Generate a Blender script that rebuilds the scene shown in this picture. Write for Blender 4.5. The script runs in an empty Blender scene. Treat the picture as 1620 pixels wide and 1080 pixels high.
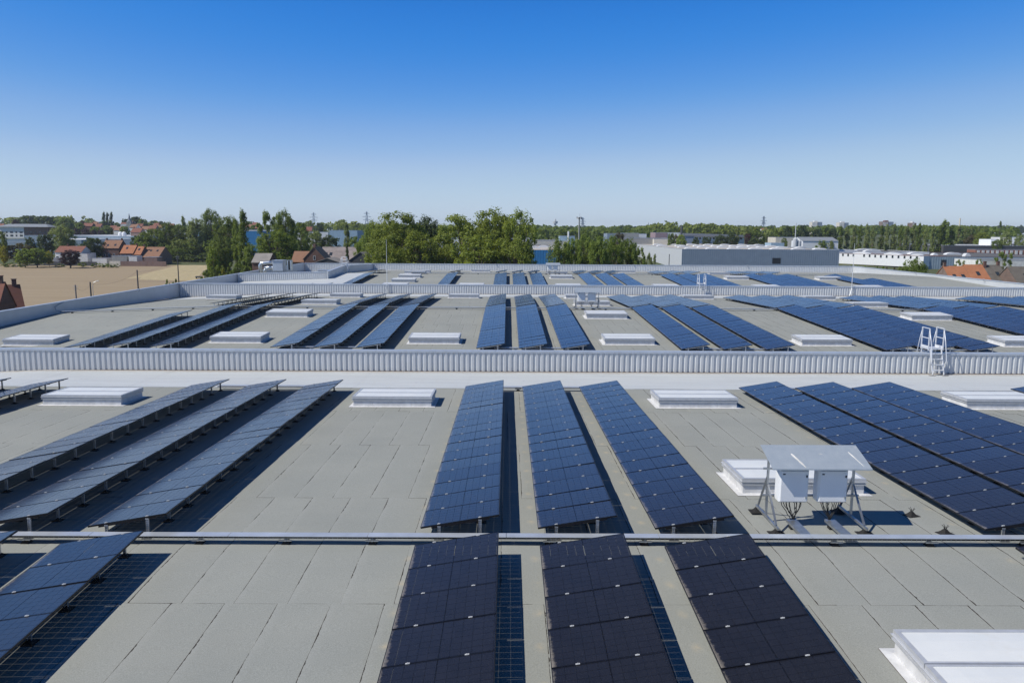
import bpy, math, random
import numpy as np
from mathutils import Matrix, Vector
R = math.radians
SC = bpy.context.scene
COL = SC.collection

# ------------------------------------------------------------------ camera
CAM_H, FPX, PITCH, ROLL, YAW = 6.292, 1220.0, 8.172, 0.333, 0.342
cam_data = bpy.data.cameras.new('camera'); cam = bpy.data.objects.new('camera', cam_data); COL.objects.link(cam)
cam.matrix_world = (Matrix.Translation((0, 0, CAM_H)) @ Matrix.Rotation(R(-YAW), 4, 'Z')
                    @ Matrix.Rotation(R(90 - PITCH), 4, 'X') @ Matrix.Rotation(R(ROLL), 4, 'Z'))
cam_data.sensor_width = 36; cam_data.lens = FPX / 1620 * 36
cam_data.clip_start = .1; cam_data.clip_end = 12000
SC.camera = cam

# ------------------------------------------------------------------ light
SUN_TO = Vector((-.85, -.30, 1.0)).normalized()          # direction towards the sun
elev = math.asin(SUN_TO.z); azim = math.atan2(SUN_TO.x, SUN_TO.y)
world = bpy.data.worlds.new('World'); SC.world = world; world.use_nodes = True
wn = world.node_tree; bg = wn.nodes['Background']
sky = wn.nodes.new('ShaderNodeTexSky'); sky.sky_type = 'NISHITA'; sky.sun_disc = False
sky.sun_elevation = elev; sky.sun_rotation = azim
sky.altitude = 3000; sky.air_density = .8; sky.dust_density = .3; sky.ozone_density = 10.0
SKY_K = .10
sepc = wn.nodes.new('ShaderNodeSeparateColor'); cmb = wn.nodes.new('ShaderNodeCombineColor'); wn.links.new(sky.outputs[0], sepc.inputs[0])
CURVES = (((0, 0), (.03, .006), (.05, .018), (.062, .032), (.08, .082), (.12, .26), (.19, .45), (.37, .60), (1, .9)),
          ((0, 0), (.07, .045), (.10, .095), (.138, .205), (.177, .28), (.276, .475), (.382, .61), (.563, .70), (1, .9)),
          ((0, 0), (.12, .07), (.20, .20), (.28, .44), (.345, .67), (.425, .74), (.57, .78), (.73, .80), (1, .9)))
for ci, cv in enumerate(CURVES):     # clear-day camera response of the sky, channel by channel
    a_ = wn.nodes.new('ShaderNodeMath'); a_.operation = 'MULTIPLY'; a_.inputs[1].default_value = .1; wn.links.new(sepc.outputs[ci], a_.inputs[0])
    p_ = wn.nodes.new('ShaderNodeFloatCurve'); c_ = p_.mapping.curves[0]; wn.links.new(a_.outputs[0], p_.inputs['Value'])
    c_.points[0].location = cv[0]; c_.points[1].location = cv[-1]
    for q in cv[1:-1]: c_.points.new(*q)
    p_.mapping.update()
    m_ = wn.nodes.new('ShaderNodeMath'); m_.operation = 'MULTIPLY'; m_.inputs[1].default_value = 1 / SKY_K; wn.links.new(p_.outputs[0], m_.inputs[0])
    wn.links.new(m_.outputs[0], cmb.inputs[ci])
wn.links.new(cmb.outputs[0], bg.inputs['Color']); bg.inputs['Strength'].default_value = SKY_K
sun_d = bpy.data.lights.new('sun', 'SUN'); sun = bpy.data.objects.new('sun', sun_d); COL.objects.link(sun)
sun_d.energy = 4.55; sun_d.angle = R(.53); sun_d.color = (1.0, .957, .86)
sun.rotation_euler = SUN_TO.to_track_quat('Z', 'Y').to_euler(); sun.location = (-60, -20, 80)
SC.view_settings.view_transform = 'Standard'; SC.view_settings.look = 'None'
SC.view_settings.exposure = 0.0; SC.view_settings.gamma = 1.0; SC.view_settings.use_curve_mapping = False
SC.render.engine = 'CYCLES'
SC.cycles.max_bounces = 8; SC.cycles.transparent_max_bounces = 12; SC.cycles.volume_bounces = 0

# ------------------------------------------------------------------ geometry constants (metres)
YR, B, B3, SL = 14.49, 23.744, 26.593, .031             # first ridge, half bays, roof slope
W1, W2, W3 = YR + B, YR + 3 * B, YR + 3 * B + 2 * B3     # parapets in the valleys
YR2, YR3 = YR + 2 * B, W2 + B3
XL, XR, ZP = -36.58, 62.2, .345
FALLX, FALL = -23.0, .04
def roof(x, y):
    d = min(abs(y - YR), abs(y - YR2), abs(y - YR3))
    return -SL * d - (FALL * (FALLX - x) if x < FALLX and y > W1 - 25 else 0)
def gz(y):
    pts = [(-1e5, -10), (330, -10), (760, -1.5), (1600, 3), (1e5, 3)]
    for (a, za), (b, zb) in zip(pts, pts[1:]):
        if y <= b: return za + (zb - za) * (y - a) / (b - a)
def ray(px, py):
    r = R(ROLL); a, b = px - 810, py - 540
    u = math.cos(r) * a + math.sin(r) * b; w = -math.sin(r) * a + math.cos(r) * b
    p = R(PITCH); y = FPX * math.cos(p) - w * math.sin(p); z = -FPX * math.sin(p) - w * math.cos(p)
    t = R(YAW); x, y = u * math.cos(t) + y * math.sin(t), -u * math.sin(t) + y * math.cos(t)
    return x / y, z / y
def at(px, py, Y):
    a, b = ray(px, py); return a * Y, CAM_H + b * Y

# ------------------------------------------------------------------ node helpers
class NT:
    def __init__(s, name):
        s.m = bpy.data.materials.new(name); s.m.use_nodes = True; s.t = s.m.node_tree
        s.b = s.t.nodes['Principled BSDF']; s.o = s.t.nodes['Material Output']
    def n(s, typ, **k):
        nd = s.t.nodes.new(typ)
        for a, v in k.items(): setattr(nd, a, v)
        return nd
    def set(s, sock, v):
        if hasattr(v, 'is_linked') or isinstance(v, bpy.types.NodeSocket): s.t.links.new(v, sock)
        else: sock.default_value = v
    def math(s, op, a, b=0.0, c=None, clamp=False):
        nd = s.n('ShaderNodeMath', operation=op, use_clamp=clamp)
        s.set(nd.inputs[0], a); s.set(nd.inputs[1], b)
        if c is not None: s.set(nd.inputs[2], c)
        return nd.outputs[0]
    def noise(s, vec, scale, detail=2, rough=.5):
        nd = s.n('ShaderNodeTexNoise'); nd.inputs['Scale'].default_value = scale
        nd.inputs['Detail'].default_value = detail; nd.inputs['Roughness'].default_value = rough
        if vec is not None: s.t.links.new(vec, nd.inputs['Vector'])
        return nd.outputs['Fac']
    def ramp(s, fac, a, b, ca=(0, 0, 0), cb=(1, 1, 1)):
        nd = s.n('ShaderNodeMapRange'); nd.clamp = True
        s.set(nd.inputs[0], fac); nd.inputs[1].default_value = a; nd.inputs[2].default_value = b
        if ca == (0, 0, 0) and cb == (1, 1, 1): return nd.outputs[0]
        return s.mix(nd.outputs[0], ca, cb)
    def mix(s, fac, a, b, mode='MIX'):
        nd = s.n('ShaderNodeMix', data_type='RGBA', blend_type=mode)
        s.set(nd.inputs[0], fac)
        for i, v in ((6, a), (7, b)):
            if isinstance(v, tuple) and len(v) == 3: v = v + (1,)
            s.set(nd.inputs[i], v)
        return nd.outputs[2]
    def pos(s): return s.n('ShaderNodeNewGeometry').outputs['Position']
    def objc(s): return s.n('ShaderNodeTexCoord').outputs['Object']
    def rnd(s): return s.n('ShaderNodeObjectInfo').outputs['Random']
    def bump(s, h, strength=.3, dist=.01):
        nd = s.n('ShaderNodeBump'); nd.inputs['Strength'].default_value = strength
        nd.inputs['Distance'].default_value = dist; s.t.links.new(h, nd.inputs['Height'])
        s.t.links.new(nd.outputs[0], s.b.inputs['Normal'])
    def fin(s, col, rough=.8, metal=0.0, spec=.5):
        if isinstance(col, tuple): col = col + (1,)
        s.set(s.b.inputs['Base Color'], col); s.set(s.b.inputs['Roughness'], rough)
        s.b.inputs['Metallic'].default_value = metal; s.b.inputs['Specular IOR Level'].default_value = spec
        return s.m

def simple(name, col, rough=.7, metal=0, spec=.5, var=.15, scale=3.0, world=False):
    t = NT(name); v = t.pos() if world else t.objc()
    f = t.noise(v, scale, 4, .6)
    lo = tuple(c * (1 - var) for c in col); hi = tuple(min(1, c * (1 + var)) for c in col)
    c = t.ramp(f, .3, .7, lo, hi)
    return t.fin(c, rough, metal, spec)

M = {}
PPW = 1.012
def mk_membrane():
    t = NT('granulated_bitumen'); p = t.pos()
    g = t.noise(p, 55, 3, .75); big = t.noise(p, .35, 4, .6); mid = t.noise(p, 2.2, 3, .6)
    c = t.ramp(g, .25, .75, (.228, .234, .213), (.378, .386, .354))
    c = t.mix(t.ramp(big, .35, .7), c, t.mix(1.0, c, (.90, .91, .92), 'MULTIPLY'))
    c = t.mix(t.ramp(mid, .6, .85), c, t.mix(1.0, c, (.95, .945, .93), 'MULTIPLY'))
    ring = t.noise(p, .22, 6, .62); c = t.mix(t.math('MULTIPLY', t.ramp(ring, .5, .75), .22), c, (.36, .345, .30))
    rv = t.math('MULTIPLY_ADD', t.rnd(), .03, .985)
    hs = t.n('ShaderNodeHueSaturation'); t.t.links.new(c, hs.inputs['Color']); t.t.links.new(rv, hs.inputs['Value']); c = hs.outputs[0]
    uv = t.n('ShaderNodeUVMap').outputs[0]; sp = t.n('ShaderNodeSeparateXYZ'); t.t.links.new(uv, sp.inputs[0])
    n1 = t.noise(p, 9, 3, .7); n2 = t.noise(p, 1.3, 2, .5)
    wdt = t.math('MULTIPLY', t.math('SUBTRACT', n1, .30, clamp=True), t.math('MULTIPLY', t.ramp(n2, .40, .66), .08))
    wdt = t.math('ADD', wdt, t.math('MULTIPLY', t.ramp(t.noise(p, .5, 2, .5), .42, .5), .0042))
    e1 = t.math('LESS_THAN', sp.outputs[0], wdt); e2 = t.math('MULTIPLY', t.math('LESS_THAN', sp.outputs[1], t.math('MULTIPLY', wdt, .55)), t.math('MULTIPLY', t.math('GREATER_THAN', t.noise(p, .7, 2, .5), .44), .9))
    e = t.math('MAXIMUM', e1, e2)
    halo = t.math('MULTIPLY', t.math('SUBTRACT', 1.0, t.math('DIVIDE', sp.outputs[0], .16), clamp=True), .16)
    c = t.mix(halo, c, (.42, .42, .40))
    sx = t.n('ShaderNodeSeparateXYZ'); t.t.links.new(p, sx.inputs[0])      # dust washed off the low panel corners
    u = t.math('FLOORED_MODULO', t.math('ADD', sx.outputs[0], 1.773 + .35), 11.707); v = t.math('FLOORED_MODULO', u, 2.426)
    m1 = t.math('SUBTRACT', 1.0, t.math('DIVIDE', t.math('ABSOLUTE', t.math('SUBTRACT', v, .24)), .12), clamp=True)
    m2 = t.math('SUBTRACT', 1.0, t.math('DIVIDE', t.math('PINGPONG', t.math('SUBTRACT', sx.outputs[1], 15.217 - 40 * PPW), PPW / 2), .17), clamp=True)
    m3 = t.math('MULTIPLY', t.math('LESS_THAN', u, 7.3), t.math('LESS_THAN', sx.outputs[1], 62))
    st = t.math('MULTIPLY', t.math('MULTIPLY', t.math('MULTIPLY', m1, m2), m3), t.ramp(t.noise(p, 3.2, 4, .7), .36, .66))
    c = t.mix(t.math('MULTIPLY', st, .75, clamp=True), c, (.50, .42, .29))
    c = t.mix(e, c, (.035, .028, .024))
    t.bump(g, .5, .004)
    return t.fin(c, .93, 0, .25)
M['membrane'] = mk_membrane()
def mk_white_membrane():
    t = NT('white_gutter_membrane'); p = t.pos()
    st = t.n('ShaderNodeMapping'); st.inputs['Scale'].default_value = (.25, 1.6, 1); t.t.links.new(p, st.inputs[0])
    a = t.noise(st.outputs[0], 1.2, 5, .65); b = t.noise(p, 6, 3, .6)
    c = t.ramp(a, .3, .75, (.575, .595, .595), (.48, .505, .515))
    c = t.mix(t.ramp(b, .55, .8), c, (.52, .50, .47))
    sy = t.n('ShaderNodeSeparateXYZ'); t.t.links.new(p, sy.inputs[0]); q = t.noise(p, 2.4, 4, .7)
    for wy in (W1, W2):      # grime collected at the foot of the parapets
        g = t.math('SUBTRACT', 1.0, t.math('DIVIDE', t.math('ABSOLUTE', t.math('SUBTRACT', sy.outputs[1], wy - .2)), t.math('MULTIPLY', q, 1.3)), clamp=True)
        c = t.mix(t.math('MULTIPLY', g, .8), c, (.36, .31, .25))
    k = t.n('ShaderNodeMapping'); k.inputs['Scale'].default_value = (.9, 4, 1); t.t.links.new(p, k.inputs[0]); kk = t.noise(k.outputs[0], 1.1, 3, .6)
    c = t.mix(t.math('MULTIPLY', t.math('GREATER_THAN', kk, .735), .7), c, (.12, .11, .10))
    return t.fin(c, .55, 0, .4)
M['white_membrane'] = mk_white_membrane()
def mk_glass(name, top=True):
    t = NT(name); v = t.objc(); sp = t.n('ShaderNodeSeparateXYZ'); t.t.links.new(v, sp.inputs[0])
    X, Y = sp.outputs[0], sp.outputs[1]
    def lines(c, off, p, g):
        return t.math('LESS_THAN', t.math('PINGPONG', t.math('SUBTRACT', c, off - 10 * p), p / 2), g / 2)
    gx = lines(X, .030, .159, .0058); gy = lines(Y, .029, .159, .0058)
    mid = t.math('LESS_THAN', t.math('ABSOLUTE', t.math('SUBTRACT', X, .825)), .009)
    gap = t.math('MAXIMUM', t.math('MAXIMUM', gx, gy), mid)
    n = t.noise(v, 2.5, 3, .6); fine = t.noise(t.pos(), 90, 2, .6)
    c = t.ramp(n, .3, .7, (.0085, .009, .0125), (.0135, .0135, .018))
    bus = lines(Y, .029 + .0795, .0318, .0022)
    c = t.mix(t.math('MULTIPLY', bus, .2), c, (.045, .045, .055))
    if top:
        r = t.rnd(); c = t.mix(t.math('MULTIPLY', r, .5), c, (.011, .011, .014))
        dust = t.math('MULTIPLY', t.ramp(fine, .45, .8), t.math('MULTIPLY_ADD', t.noise(t.pos(), 1.1, 3, .6), .09, .005))
        c = t.mix(dust, c, (.36, .31, .25))
        en = t.noise(t.pos(), 14, 3, .7)
        ed = t.math('SUBTRACT', 1.0, t.math('DIVIDE', t.math('ADD', X, t.math('MULTIPLY', Y, .05)), t.math('MULTIPLY', en, .17)), clamp=True)
        c = t.mix(t.math('MULTIPLY', ed, .75), c, (.40, .35, .29))
        t.set(t.b.inputs['Roughness'], t.math('MULTIPLY_ADD', n, .10, .12)); t.b.inputs['Sheen Weight'].default_value = .5; t.b.inputs['Sheen Roughness'].default_value = .35; t.b.inputs['Sheen Tint'].default_value = (.75, .78, .85, 1)
        t.b.inputs['IOR'].default_value = 1.5
    m = t.fin(c, .12 if not top else t.b.inputs['Roughness'].links[0].from_socket, 0, .5)
    t.set(t.b.inputs['Alpha'], t.math('SUBTRACT', 1.0, t.math('MULTIPLY', gap, .62)))
    return m
M['glass'] = mk_glass('panel_glass'); M['backglass'] = mk_glass('panel_back_glass', False)
M['frame'] = simple('black_frame', (.012, .012, .015), .4, .3)
M['alu'] = simple('aluminium', (.62, .63, .64), .35, .85, var=.1, scale=6)
M['framealu'] = simple('skylight_frame_metal', (.58, .59, .61), .42, .35, var=.08, scale=5)
M['galv'] = simple('galvanised_steel', (.46, .48, .50), .42, .85, var=.22, scale=5)
M['traymetal'] = simple('tray_cover_metal', (.60, .63, .67), .38, .45, var=.12, scale=2)
M['rubber'] = simple('black_rubber', (.018, .017, .016), .85)
M['cable'] = simple('black_cable', (.012, .012, .013), .6)
M['concrete'] = simple('grey_concrete', (.22, .21, .20), .9)
M['cladding'] = simple('white_grey_cladding', (.555, .57, .58), .42, .05, .45, var=.05, scale=1.2, world=True)
M['coping'] = simple('coping_metal', (.50, .54, .60), .38, .3, .5, var=.08, scale=2, world=True)
def mk_opal():
    t = NT('opal_polycarbonate'); v = t.objc(); a = t.noise(v, 1.6, 4, .6); st = t.noise(t.pos(), .9, 4, .7)
    c = t.ramp(a, .3, .7, (.66, .675, .675), (.72, .73, .72)); c = t.mix(t.math('MULTIPLY', t.ramp(st, .6, .8), .35), c, (.56, .51, .42))
    return t.fin(c, .4, 0, .4)
M['opal'] = mk_opal()
M['curb'] = simple('white_curb_membrane', (.60, .60, .60), .6, var=.14, scale=4)
M['sealant'] = simple('dark_sealant', (.12, .10, .09), .8)
M['white_paint'] = simple('white_enclosure_paint', (.78, .79, .80), .42, var=.03)
M['red'] = simple('red_plug', (.45, .05, .05), .5); M['blue'] = simple('blue_plug', (.03, .12, .45), .5)
M['dark'] = simple('dark_opening', (.02, .022, .026), .4)
M['canopy'] = None
def mk_canopy():
    t = NT('weathered_galvanised_canopy'); v = t.objc()
    a = t.noise(v, 5, 5, .7); b = t.noise(v, 26, 3, .8)
    c = t.ramp(a, .3, .75, (.50, .57, .64), (.60, .66, .71))
    c = t.mix(t.ramp(b, .66, .72), c, (.8, .8, .78))
    return t.fin(c, t.ramp(a, .3, .7, (.30, .30, .30), (.38, .38, .38)), .45, .5)
M['canopy'] = mk_canopy()
M['dropping'] = simple('bird_dropping', (.72, .70, .66), .8)

# ------------------------------------------------------------------ mesh builder
class MB:
    def __init__(s): s.v = []; s.f = []; s.m = []; s.uv = {}
    def quad(s, a, b, c, d, m=0):
        i = len(s.v); s.v += [tuple(a), tuple(b), tuple(c), tuple(d)]; s.f.append((i, i + 1, i + 2, i + 3)); s.m.append(m)
    def poly(s, pts, m=0):
        i = len(s.v); s.v += [tuple(p) for p in pts]; s.f.append(tuple(range(i, i + len(pts)))); s.m.append(m)
    def hexa(s, p, m=0, faces='all'):
        i = len(s.v); s.v += [tuple(q) for q in p]
        F = [(0, 3, 2, 1), (4, 5, 6, 7), (0, 1, 5, 4), (1, 2, 6, 5), (2, 3, 7, 6), (3, 0, 4, 7)]
        for f in F: s.f.append(tuple(i + k for k in f)); s.m.append(m)
    def box(s, x0, x1, y0, y1, z0, z1, m=0):
        s.hexa([(x0, y0, z0), (x1, y0, z0), (x1, y1, z0), (x0, y1, z0), (x0, y0, z1), (x1, y0, z1), (x1, y1, z1), (x0, y1, z1)], m)
    def bbox(s, x0, x1, y0, y1, z0, z1, b, m=0):      # box with chamfered vertical and top edges
        def ring(x0, x1, y0, y1, z, b): return [(x0 + b, y0, z), (x1 - b, y0, z), (x1, y0 + b, z), (x1, y1 - b, z), (x1 - b, y1, z), (x0 + b, y1, z), (x0, y1 - b, z), (x0, y0 + b, z)]
        rs = [ring(x0 + b, x1 - b, y0 + b, y1 - b, z0, b * .6), ring(x0, x1, y0, y1, z0 + b, b), ring(x0, x1, y0, y1, z1 - b, b), ring(x0 + b, x1 - b, y0 + b, y1 - b, z1, b * .6)]
        i = len(s.v)
        for r in rs: s.v += r
        for k in range(3):
            for j in range(8):
                a = i + k * 8 + j; c = i + k * 8 + (j + 1) % 8; s.f.append((a, c, c + 8, a + 8)); s.m.append(m)
        s.f.append(tuple(i + 24 + j for j in range(8))); s.m.append(m); s.f.append(tuple(i + 7 - j for j in range(8))); s.m.append(m)
    def beam(s, a, b, w, h, m=0, up=(0, 0, 1)):
        a = Vector(a); b = Vector(b); d = (b - a).normalized(); u = Vector(up)
        if abs(d.dot(u)) > .98: u = Vector((0, 1, 0))
        r = d.cross(u).normalized(); u = r.cross(d).normalized()
        P = []
        for q in (a, b):
            for (i, j) in ((-1, -1), (1, -1), (1, 1), (-1, 1)): P.append(q + r * (i * w / 2) + u * (j * h / 2))
        s.hexa([P[0], P[1], P[2], P[3], P[4], P[5], P[6], P[7]], m)
    def tube(s, pts, rad, n=6, m=0, cap=True):
        pts = [Vector(p) for p in pts]; i0 = len(s.v)
        rr = rad if isinstance(rad, (list, tuple)) else [rad] * len(pts)
        prev = None
        for k, p in enumerate(pts):
            d = ((pts[min(k + 1, len(pts) - 1)] - pts[max(k - 1, 0)])).normalized()
            if prev is None: u = Vector((0, 0, 1)) if abs(d.z) < .9 else Vector((1, 0, 0)); r = d.cross(u).normalized()
            else: r = (prev - d * prev.dot(d)).normalized()
            prev = r; u = r.cross(d)
            for j in range(n):
                a = 2 * math.pi * j / n; s.v.append(tuple(p + r * (math.cos(a) * rr[k]) + u * (math.sin(a) * rr[k])))
        for k in range(len(pts) - 1):
            for j in range(n):
                a = i0 + k * n + j; b = i0 + k * n + (j + 1) % n; s.f.append((a, b, b + n, a + n)); s.m.append(m)
        if cap:
            s.f.append(tuple(i0 + n - 1 - j for j in range(n))); s.m.append(m)
            s.f.append(tuple(i0 + (len(pts) - 1) * n + j for j in range(n))); s.m.append(m)
    def add(s, o, T=Matrix()):
        i = len(s.v); s.v += [tuple(T @ Vector(p)) for p in o.v]; s.f += [tuple(i + k for k in f) for f in o.f]; s.m += o.m
    def mesh(s, name, mats, uv=None, smooth=False):
        me = bpy.data.meshes.new(name); me.from_pydata(s.v, [], s.f)
        for k in mats: me.materials.append(M[k] if isinstance(k, str) else k)
        me.polygons.foreach_set('material_index', s.m)
        if smooth: me.polygons.foreach_set('use_smooth', [True] * len(s.f))
        if uv:
            L = me.uv_layers.new(name='UVMap')
            li = np.zeros(len(me.loops), dtype=np.int32); me.loops.foreach_get('vertex_index', li)
            L.data.foreach_set('uv', np.array(uv, dtype=np.float32)[li].ravel())
        me.update(); return me

def obj(name, me, parent=None, loc=(0, 0, 0), rot=(0, 0, 0), scale=(1, 1, 1)):
    o = bpy.data.objects.new(name, me); COL.objects.link(o); o.location = loc; o.rotation_euler = rot; o.scale = scale
    if parent: o.parent = parent
    return o
def tag(o, label=None, cat=None, group=None, kind=None):
    if label: o['label'] = label
    if cat: o['category'] = cat
    if group: o['group'] = group
    if kind: o['kind'] = kind
    return o
def thing(name, label, cat, loc=(0, 0, 0), rz=0, group=None):
    o = bpy.data.objects.new(name, None); COL.objects.link(o); o.empty_display_size = .3
    o.location = loc; o.rotation_euler = (0, 0, rz)
    return tag(o, label, cat, group)
def kids(o): return CH.get(o.name, [])

# ------------------------------------------------------------------ ground and haze
def ground():
    mb = MB(); ys = [-400, 0, 330, 430, 545, 650, 760, 1100, 1600, 4500]; xs = [-4200, -1500, -500, -150, 0, 150, 500, 1500, 4200]
    nx = len(xs)
    for y in ys:
        for x in xs: mb.v.append((x, y, gz(y)))
    for j in range(len(ys) - 1):
        for i in range(nx - 1): a = j * nx + i; mb.f.append((a, a + 1, a + nx + 1, a + nx)); mb.m.append(0)
    t = NT('grass_ground'); p = t.pos()
    a = t.noise(p, .02, 5, .6); b = t.noise(p, .3, 4, .7)
    c = t.ramp(a, .35, .65, (.055, .085, .028), (.10, .115, .05)); c = t.mix(t.ramp(b, .4, .8), c, (.14, .125, .075))
    me = mb.mesh('ground', [t.fin(c, .95, 0, .2)]); tag(obj('ground', me), kind='structure')
ground()
def sheet(name, pts, mat, dz=.02, kind='structure', label=None):
    mb = MB(); mb.poly([(x, y, gz(y) + dz) for x, y in pts]); o = obj(name, mb.mesh(name, [mat])); tag(o, label, kind=kind); return o
def mk_field():
    t = NT('dry_ploughed_soil'); p = t.pos()
    mp = t.n('ShaderNodeMapping'); mp.inputs['Scale'].default_value = (.02, .35, 1); mp.inputs['Rotation'].default_value = (0, 0, R(4)); t.t.links.new(p, mp.inputs[0])
    a = t.noise(mp.outputs[0], 1, 4, .6); b = t.noise(p, 1.5, 4, .7)
    c = t.ramp(a, .3, .7, (.29, .22, .14), (.40, .315, .21)); c = t.mix(t.ramp(b, .3, .8), c, (.30, .235, .15)); 
    t.bump(b, .6, .1)
    return t.fin(c, .95, 0, .2)
sheet('field', [(-260, 135), (-38, 135), (-70, 180), (-118, 300), (-128, 344), (-330, 344)], mk_field(), .03)
sheet('stubble_field', [(-118, 300), (-98, 243), (-124, 250), (-146, 344), (-128, 345)], simple('pale_stubble', (.42, .34, .19), .95, var=.2, scale=.5, world=True), .06)
sheet('field_track', [(-110, 335), (-103, 335), (-62, 165), (-68, 165)], simple('grey_track', (.33, .31, .28), .95, var=.15, scale=1, world=True), .10)
sheet('field_furrow', [(-245, 232), (-98, 240), (-98, 241.6), (-245, 233.6)], simple('dark_soil', (.15, .115, .08), .95), .06)

# ------------------------------------------------------------------ the warehouse we fly over
wh = thing('warehouse_building', 'large low pitched warehouse under the solar panels, grey felt roof with white valley gutters', 'warehouse', (0, 0, 0))
YN = YR - B; RX, RY = -24.3, 104.2
def roof_sheet(x0, x1, y0, y1, dz, xs=None, yy=None):
    mb = MB(); xs = sorted({x0, x1} | {x for x in (FALLX,) if x0 < x < x1}); 
    ys = sorted({y0, y1} | {y for y in (YR, YR2, YR3, W1, W2, W1 - 25) if y0 < y < y1})
    for j in range(len(ys) - 1):
        for i in range(len(xs) - 1):
            def z(x, y, yo): return roof(x, min(max(y, yo + 1e-4), 1e9)) + dz
            ym = (ys[j] + ys[j + 1]) / 2; e = 1e-3
            P = []
            for (x, y) in ((xs[i], ys[j]), (xs[i + 1], ys[j]), (xs[i + 1], ys[j + 1]), (xs[i], ys[j + 1])):
                yq = y + (e if y < ym else -e); P.append((x, y, roof(x, yq) + dz))
            mb.quad(*P)
    return mb
base = roof_sheet(XL, XR, YN, W3, -.012)
ro = obj('roof', base.mesh('roof', ['membrane'], uv=[(5, 5)] * len(base.v)), wh)
wl = MB(); wl.box(XL, XL + .25, YN, W3, -10, -2.2); wl.box(XR - .25, XR, YN, W3, -10, -2.2); wl.box(XL + .26, XR - .26, W3 - .25, W3, -10, -2.2); wl.box(XL + .26, XR - .26, YN, YN + .25, -10, -2.2)
obj('outer_wall', wl.mesh('outer_wall', ['cladding']), wh)

# white membrane in the valleys
def gutter(x0, x1, y0, y1, name='gutter_membrane', dz=.012):
    mb = roof_sheet(x0, x1, y0, y1, dz); obj(name, mb.mesh(name, ['white_membrane']), ro)
    return
GX = [XL + .15 + 2.47 * k for k in range(int((XR - XL - .3) / 2.47) + 1)]
def gutter_run(y0, y1, count_each=True):
    xs = GX + [XR - .15]
    for i in range(len(xs) - 1):
        mb = roof_sheet(xs[i], xs[i + 1] + .04, y0, y1, .010 + .0035 * (i % 2)); obj('gutter_membrane', mb.mesh('gutter_membrane', ['white_membrane']), ro)
gutter_run(33.25, W1 - .13)
gutter(XL + .15, XR - .15, W1 + .13, W1 + 4.9)
gutter_run(W2 - 5.3, W2 - .13)
gutter(XL + .15, XR - .15, W2 + .13, W2 + 4.5)
gutter(XL + .15, XR - .15, W3 - 4.5, W3 - .13)
gutter(-24.1, -20.5, RY - .14, YR3 + 1.5, dz=.05)
gutter(XL + .15, -20.5, W2 + 4.4, RY - .18, dz=.046)

# felt strips
rng = random.Random(4)
def strip_mesh(y0, y1, x, w=.985, wob=0):
    """one felt strip; local origin at (x, y0); thin slab lapped over its right-hand neighbour"""
    mb = MB(); uv = []; cuts = sorted({y0, y1} | ({YR} if y0 < YR < y1 else set()) | ({YR2} if y0 < YR2 < y1 else set()) | ({YR3} if y0 < YR3 < y1 else set()) | {y0 + (y1 - y0) * k / 8 for k in range(1, 8)})
    z0 = roof(0, y0)
    r = random.Random(wob)
    for k, y in enumerate(cuts):
        j = r.uniform(-.006, .006); f = (y - y0) / (y1 - y0); lift = .001 * (1 - f)
        z = roof(0, y) - z0
        for (xx, zz, u) in ((j, -.006, -.01), (j, .0055 + lift, 0), (w * .5, .003 + lift, w * .5), (w, 0.0 + lift, w)):
            mb.v.append((xx, y - y0, z + zz)); uv.append((u if u > 0 or zz > 0 else 0.0, y - y0 + .002))
    n = len(cuts)
    for k in range(n - 1):
        for c in range(3):
            a = k * 4 + c; mb.f.append((a, a + 1, a + 5, a + 4)[::-1]); mb.m.append(0)
    mb.f.append((0, 1, 2, 3)[::1]); mb.m.append(0)
    return mb, uv
rows = [(-3.2, 2.0, .35), (2.0, 7.25, .05), (7.25, 12.48, -.16), (12.48, 17.89, 0), (17.89, 23.09, .47), (23.09, 28.22, .12), (28.22, 33.3, .6),
        (43.1, 48.4, .2), (48.4, 53.6, .7), (53.6, 58.8, .4), (58.8, 64.3, 0), (64.3, 69.6, .5), (69.6, 74.9, .25), (74.9, 80.5, .8),
        (90.1, 96, .3), (96, 102, .7), (102, 108, .1), (108, 114, .5), (114, 120.5, .3), (120.5, 127.2, 0), (127.2, 134.4, .6)]
cand = []
PX = .913
for ri, (y0, y1, off) in enumerate(rows):
    k0 = int((XL + .3 + 3.76 - off) / PX); k1 = int((XR - 1.2 + 3.76 - off) / PX)
    for k in range(k0, k1 + 1):
        x = -3.76 + off + k * PX
        if x < XL + .2 or x > XR - 1.1: continue
        ym = min(max((y0 + y1) / 2, y0), y1); vis = abs(x / max(y1, 1)) < .70
        cand.append((0 if vis and y1 > 6 else 1, math.hypot(x, ym), ri, x, y0, y1))
cand.sort(); near = cand[:296]; far = cand[296:]
smesh = {}
for (_, _, ri, x, y0, y1) in near:
    var = rng.randrange(2)
    if (ri, var) not in smesh:
        mb, uv = strip_mesh(y0, y1, x, wob=ri * 7 + var); smesh[ri, var] = mb.mesh('membrane_strip', ['membrane'], uv=uv)
    obj('membrane_strip', smesh[ri, var], ro, (x, y0, roof(x, y0 + .001)), (0, (R(-2.29) if x < FALLX and y0 > 20 else 0), 0))
big = MB(); biguv = []
for (_, _, ri, x, y0, y1) in far:
    mb, uv = strip_mesh(y0, y1, x, wob=ri * 7 + rng.randrange(2))
    big.add(mb, Matrix.Translation((x, y0, roof(x, y0 + .001))) @ Matrix.Rotation(R(-2.29) if x < FALLX and y0 > 20 else 0, 4, 'Y')); biguv += uv
tag(obj('membrane_strip', big.mesh('membrane_strip', ['membrane'], uv=biguv), ro), kind='stuff')

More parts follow.
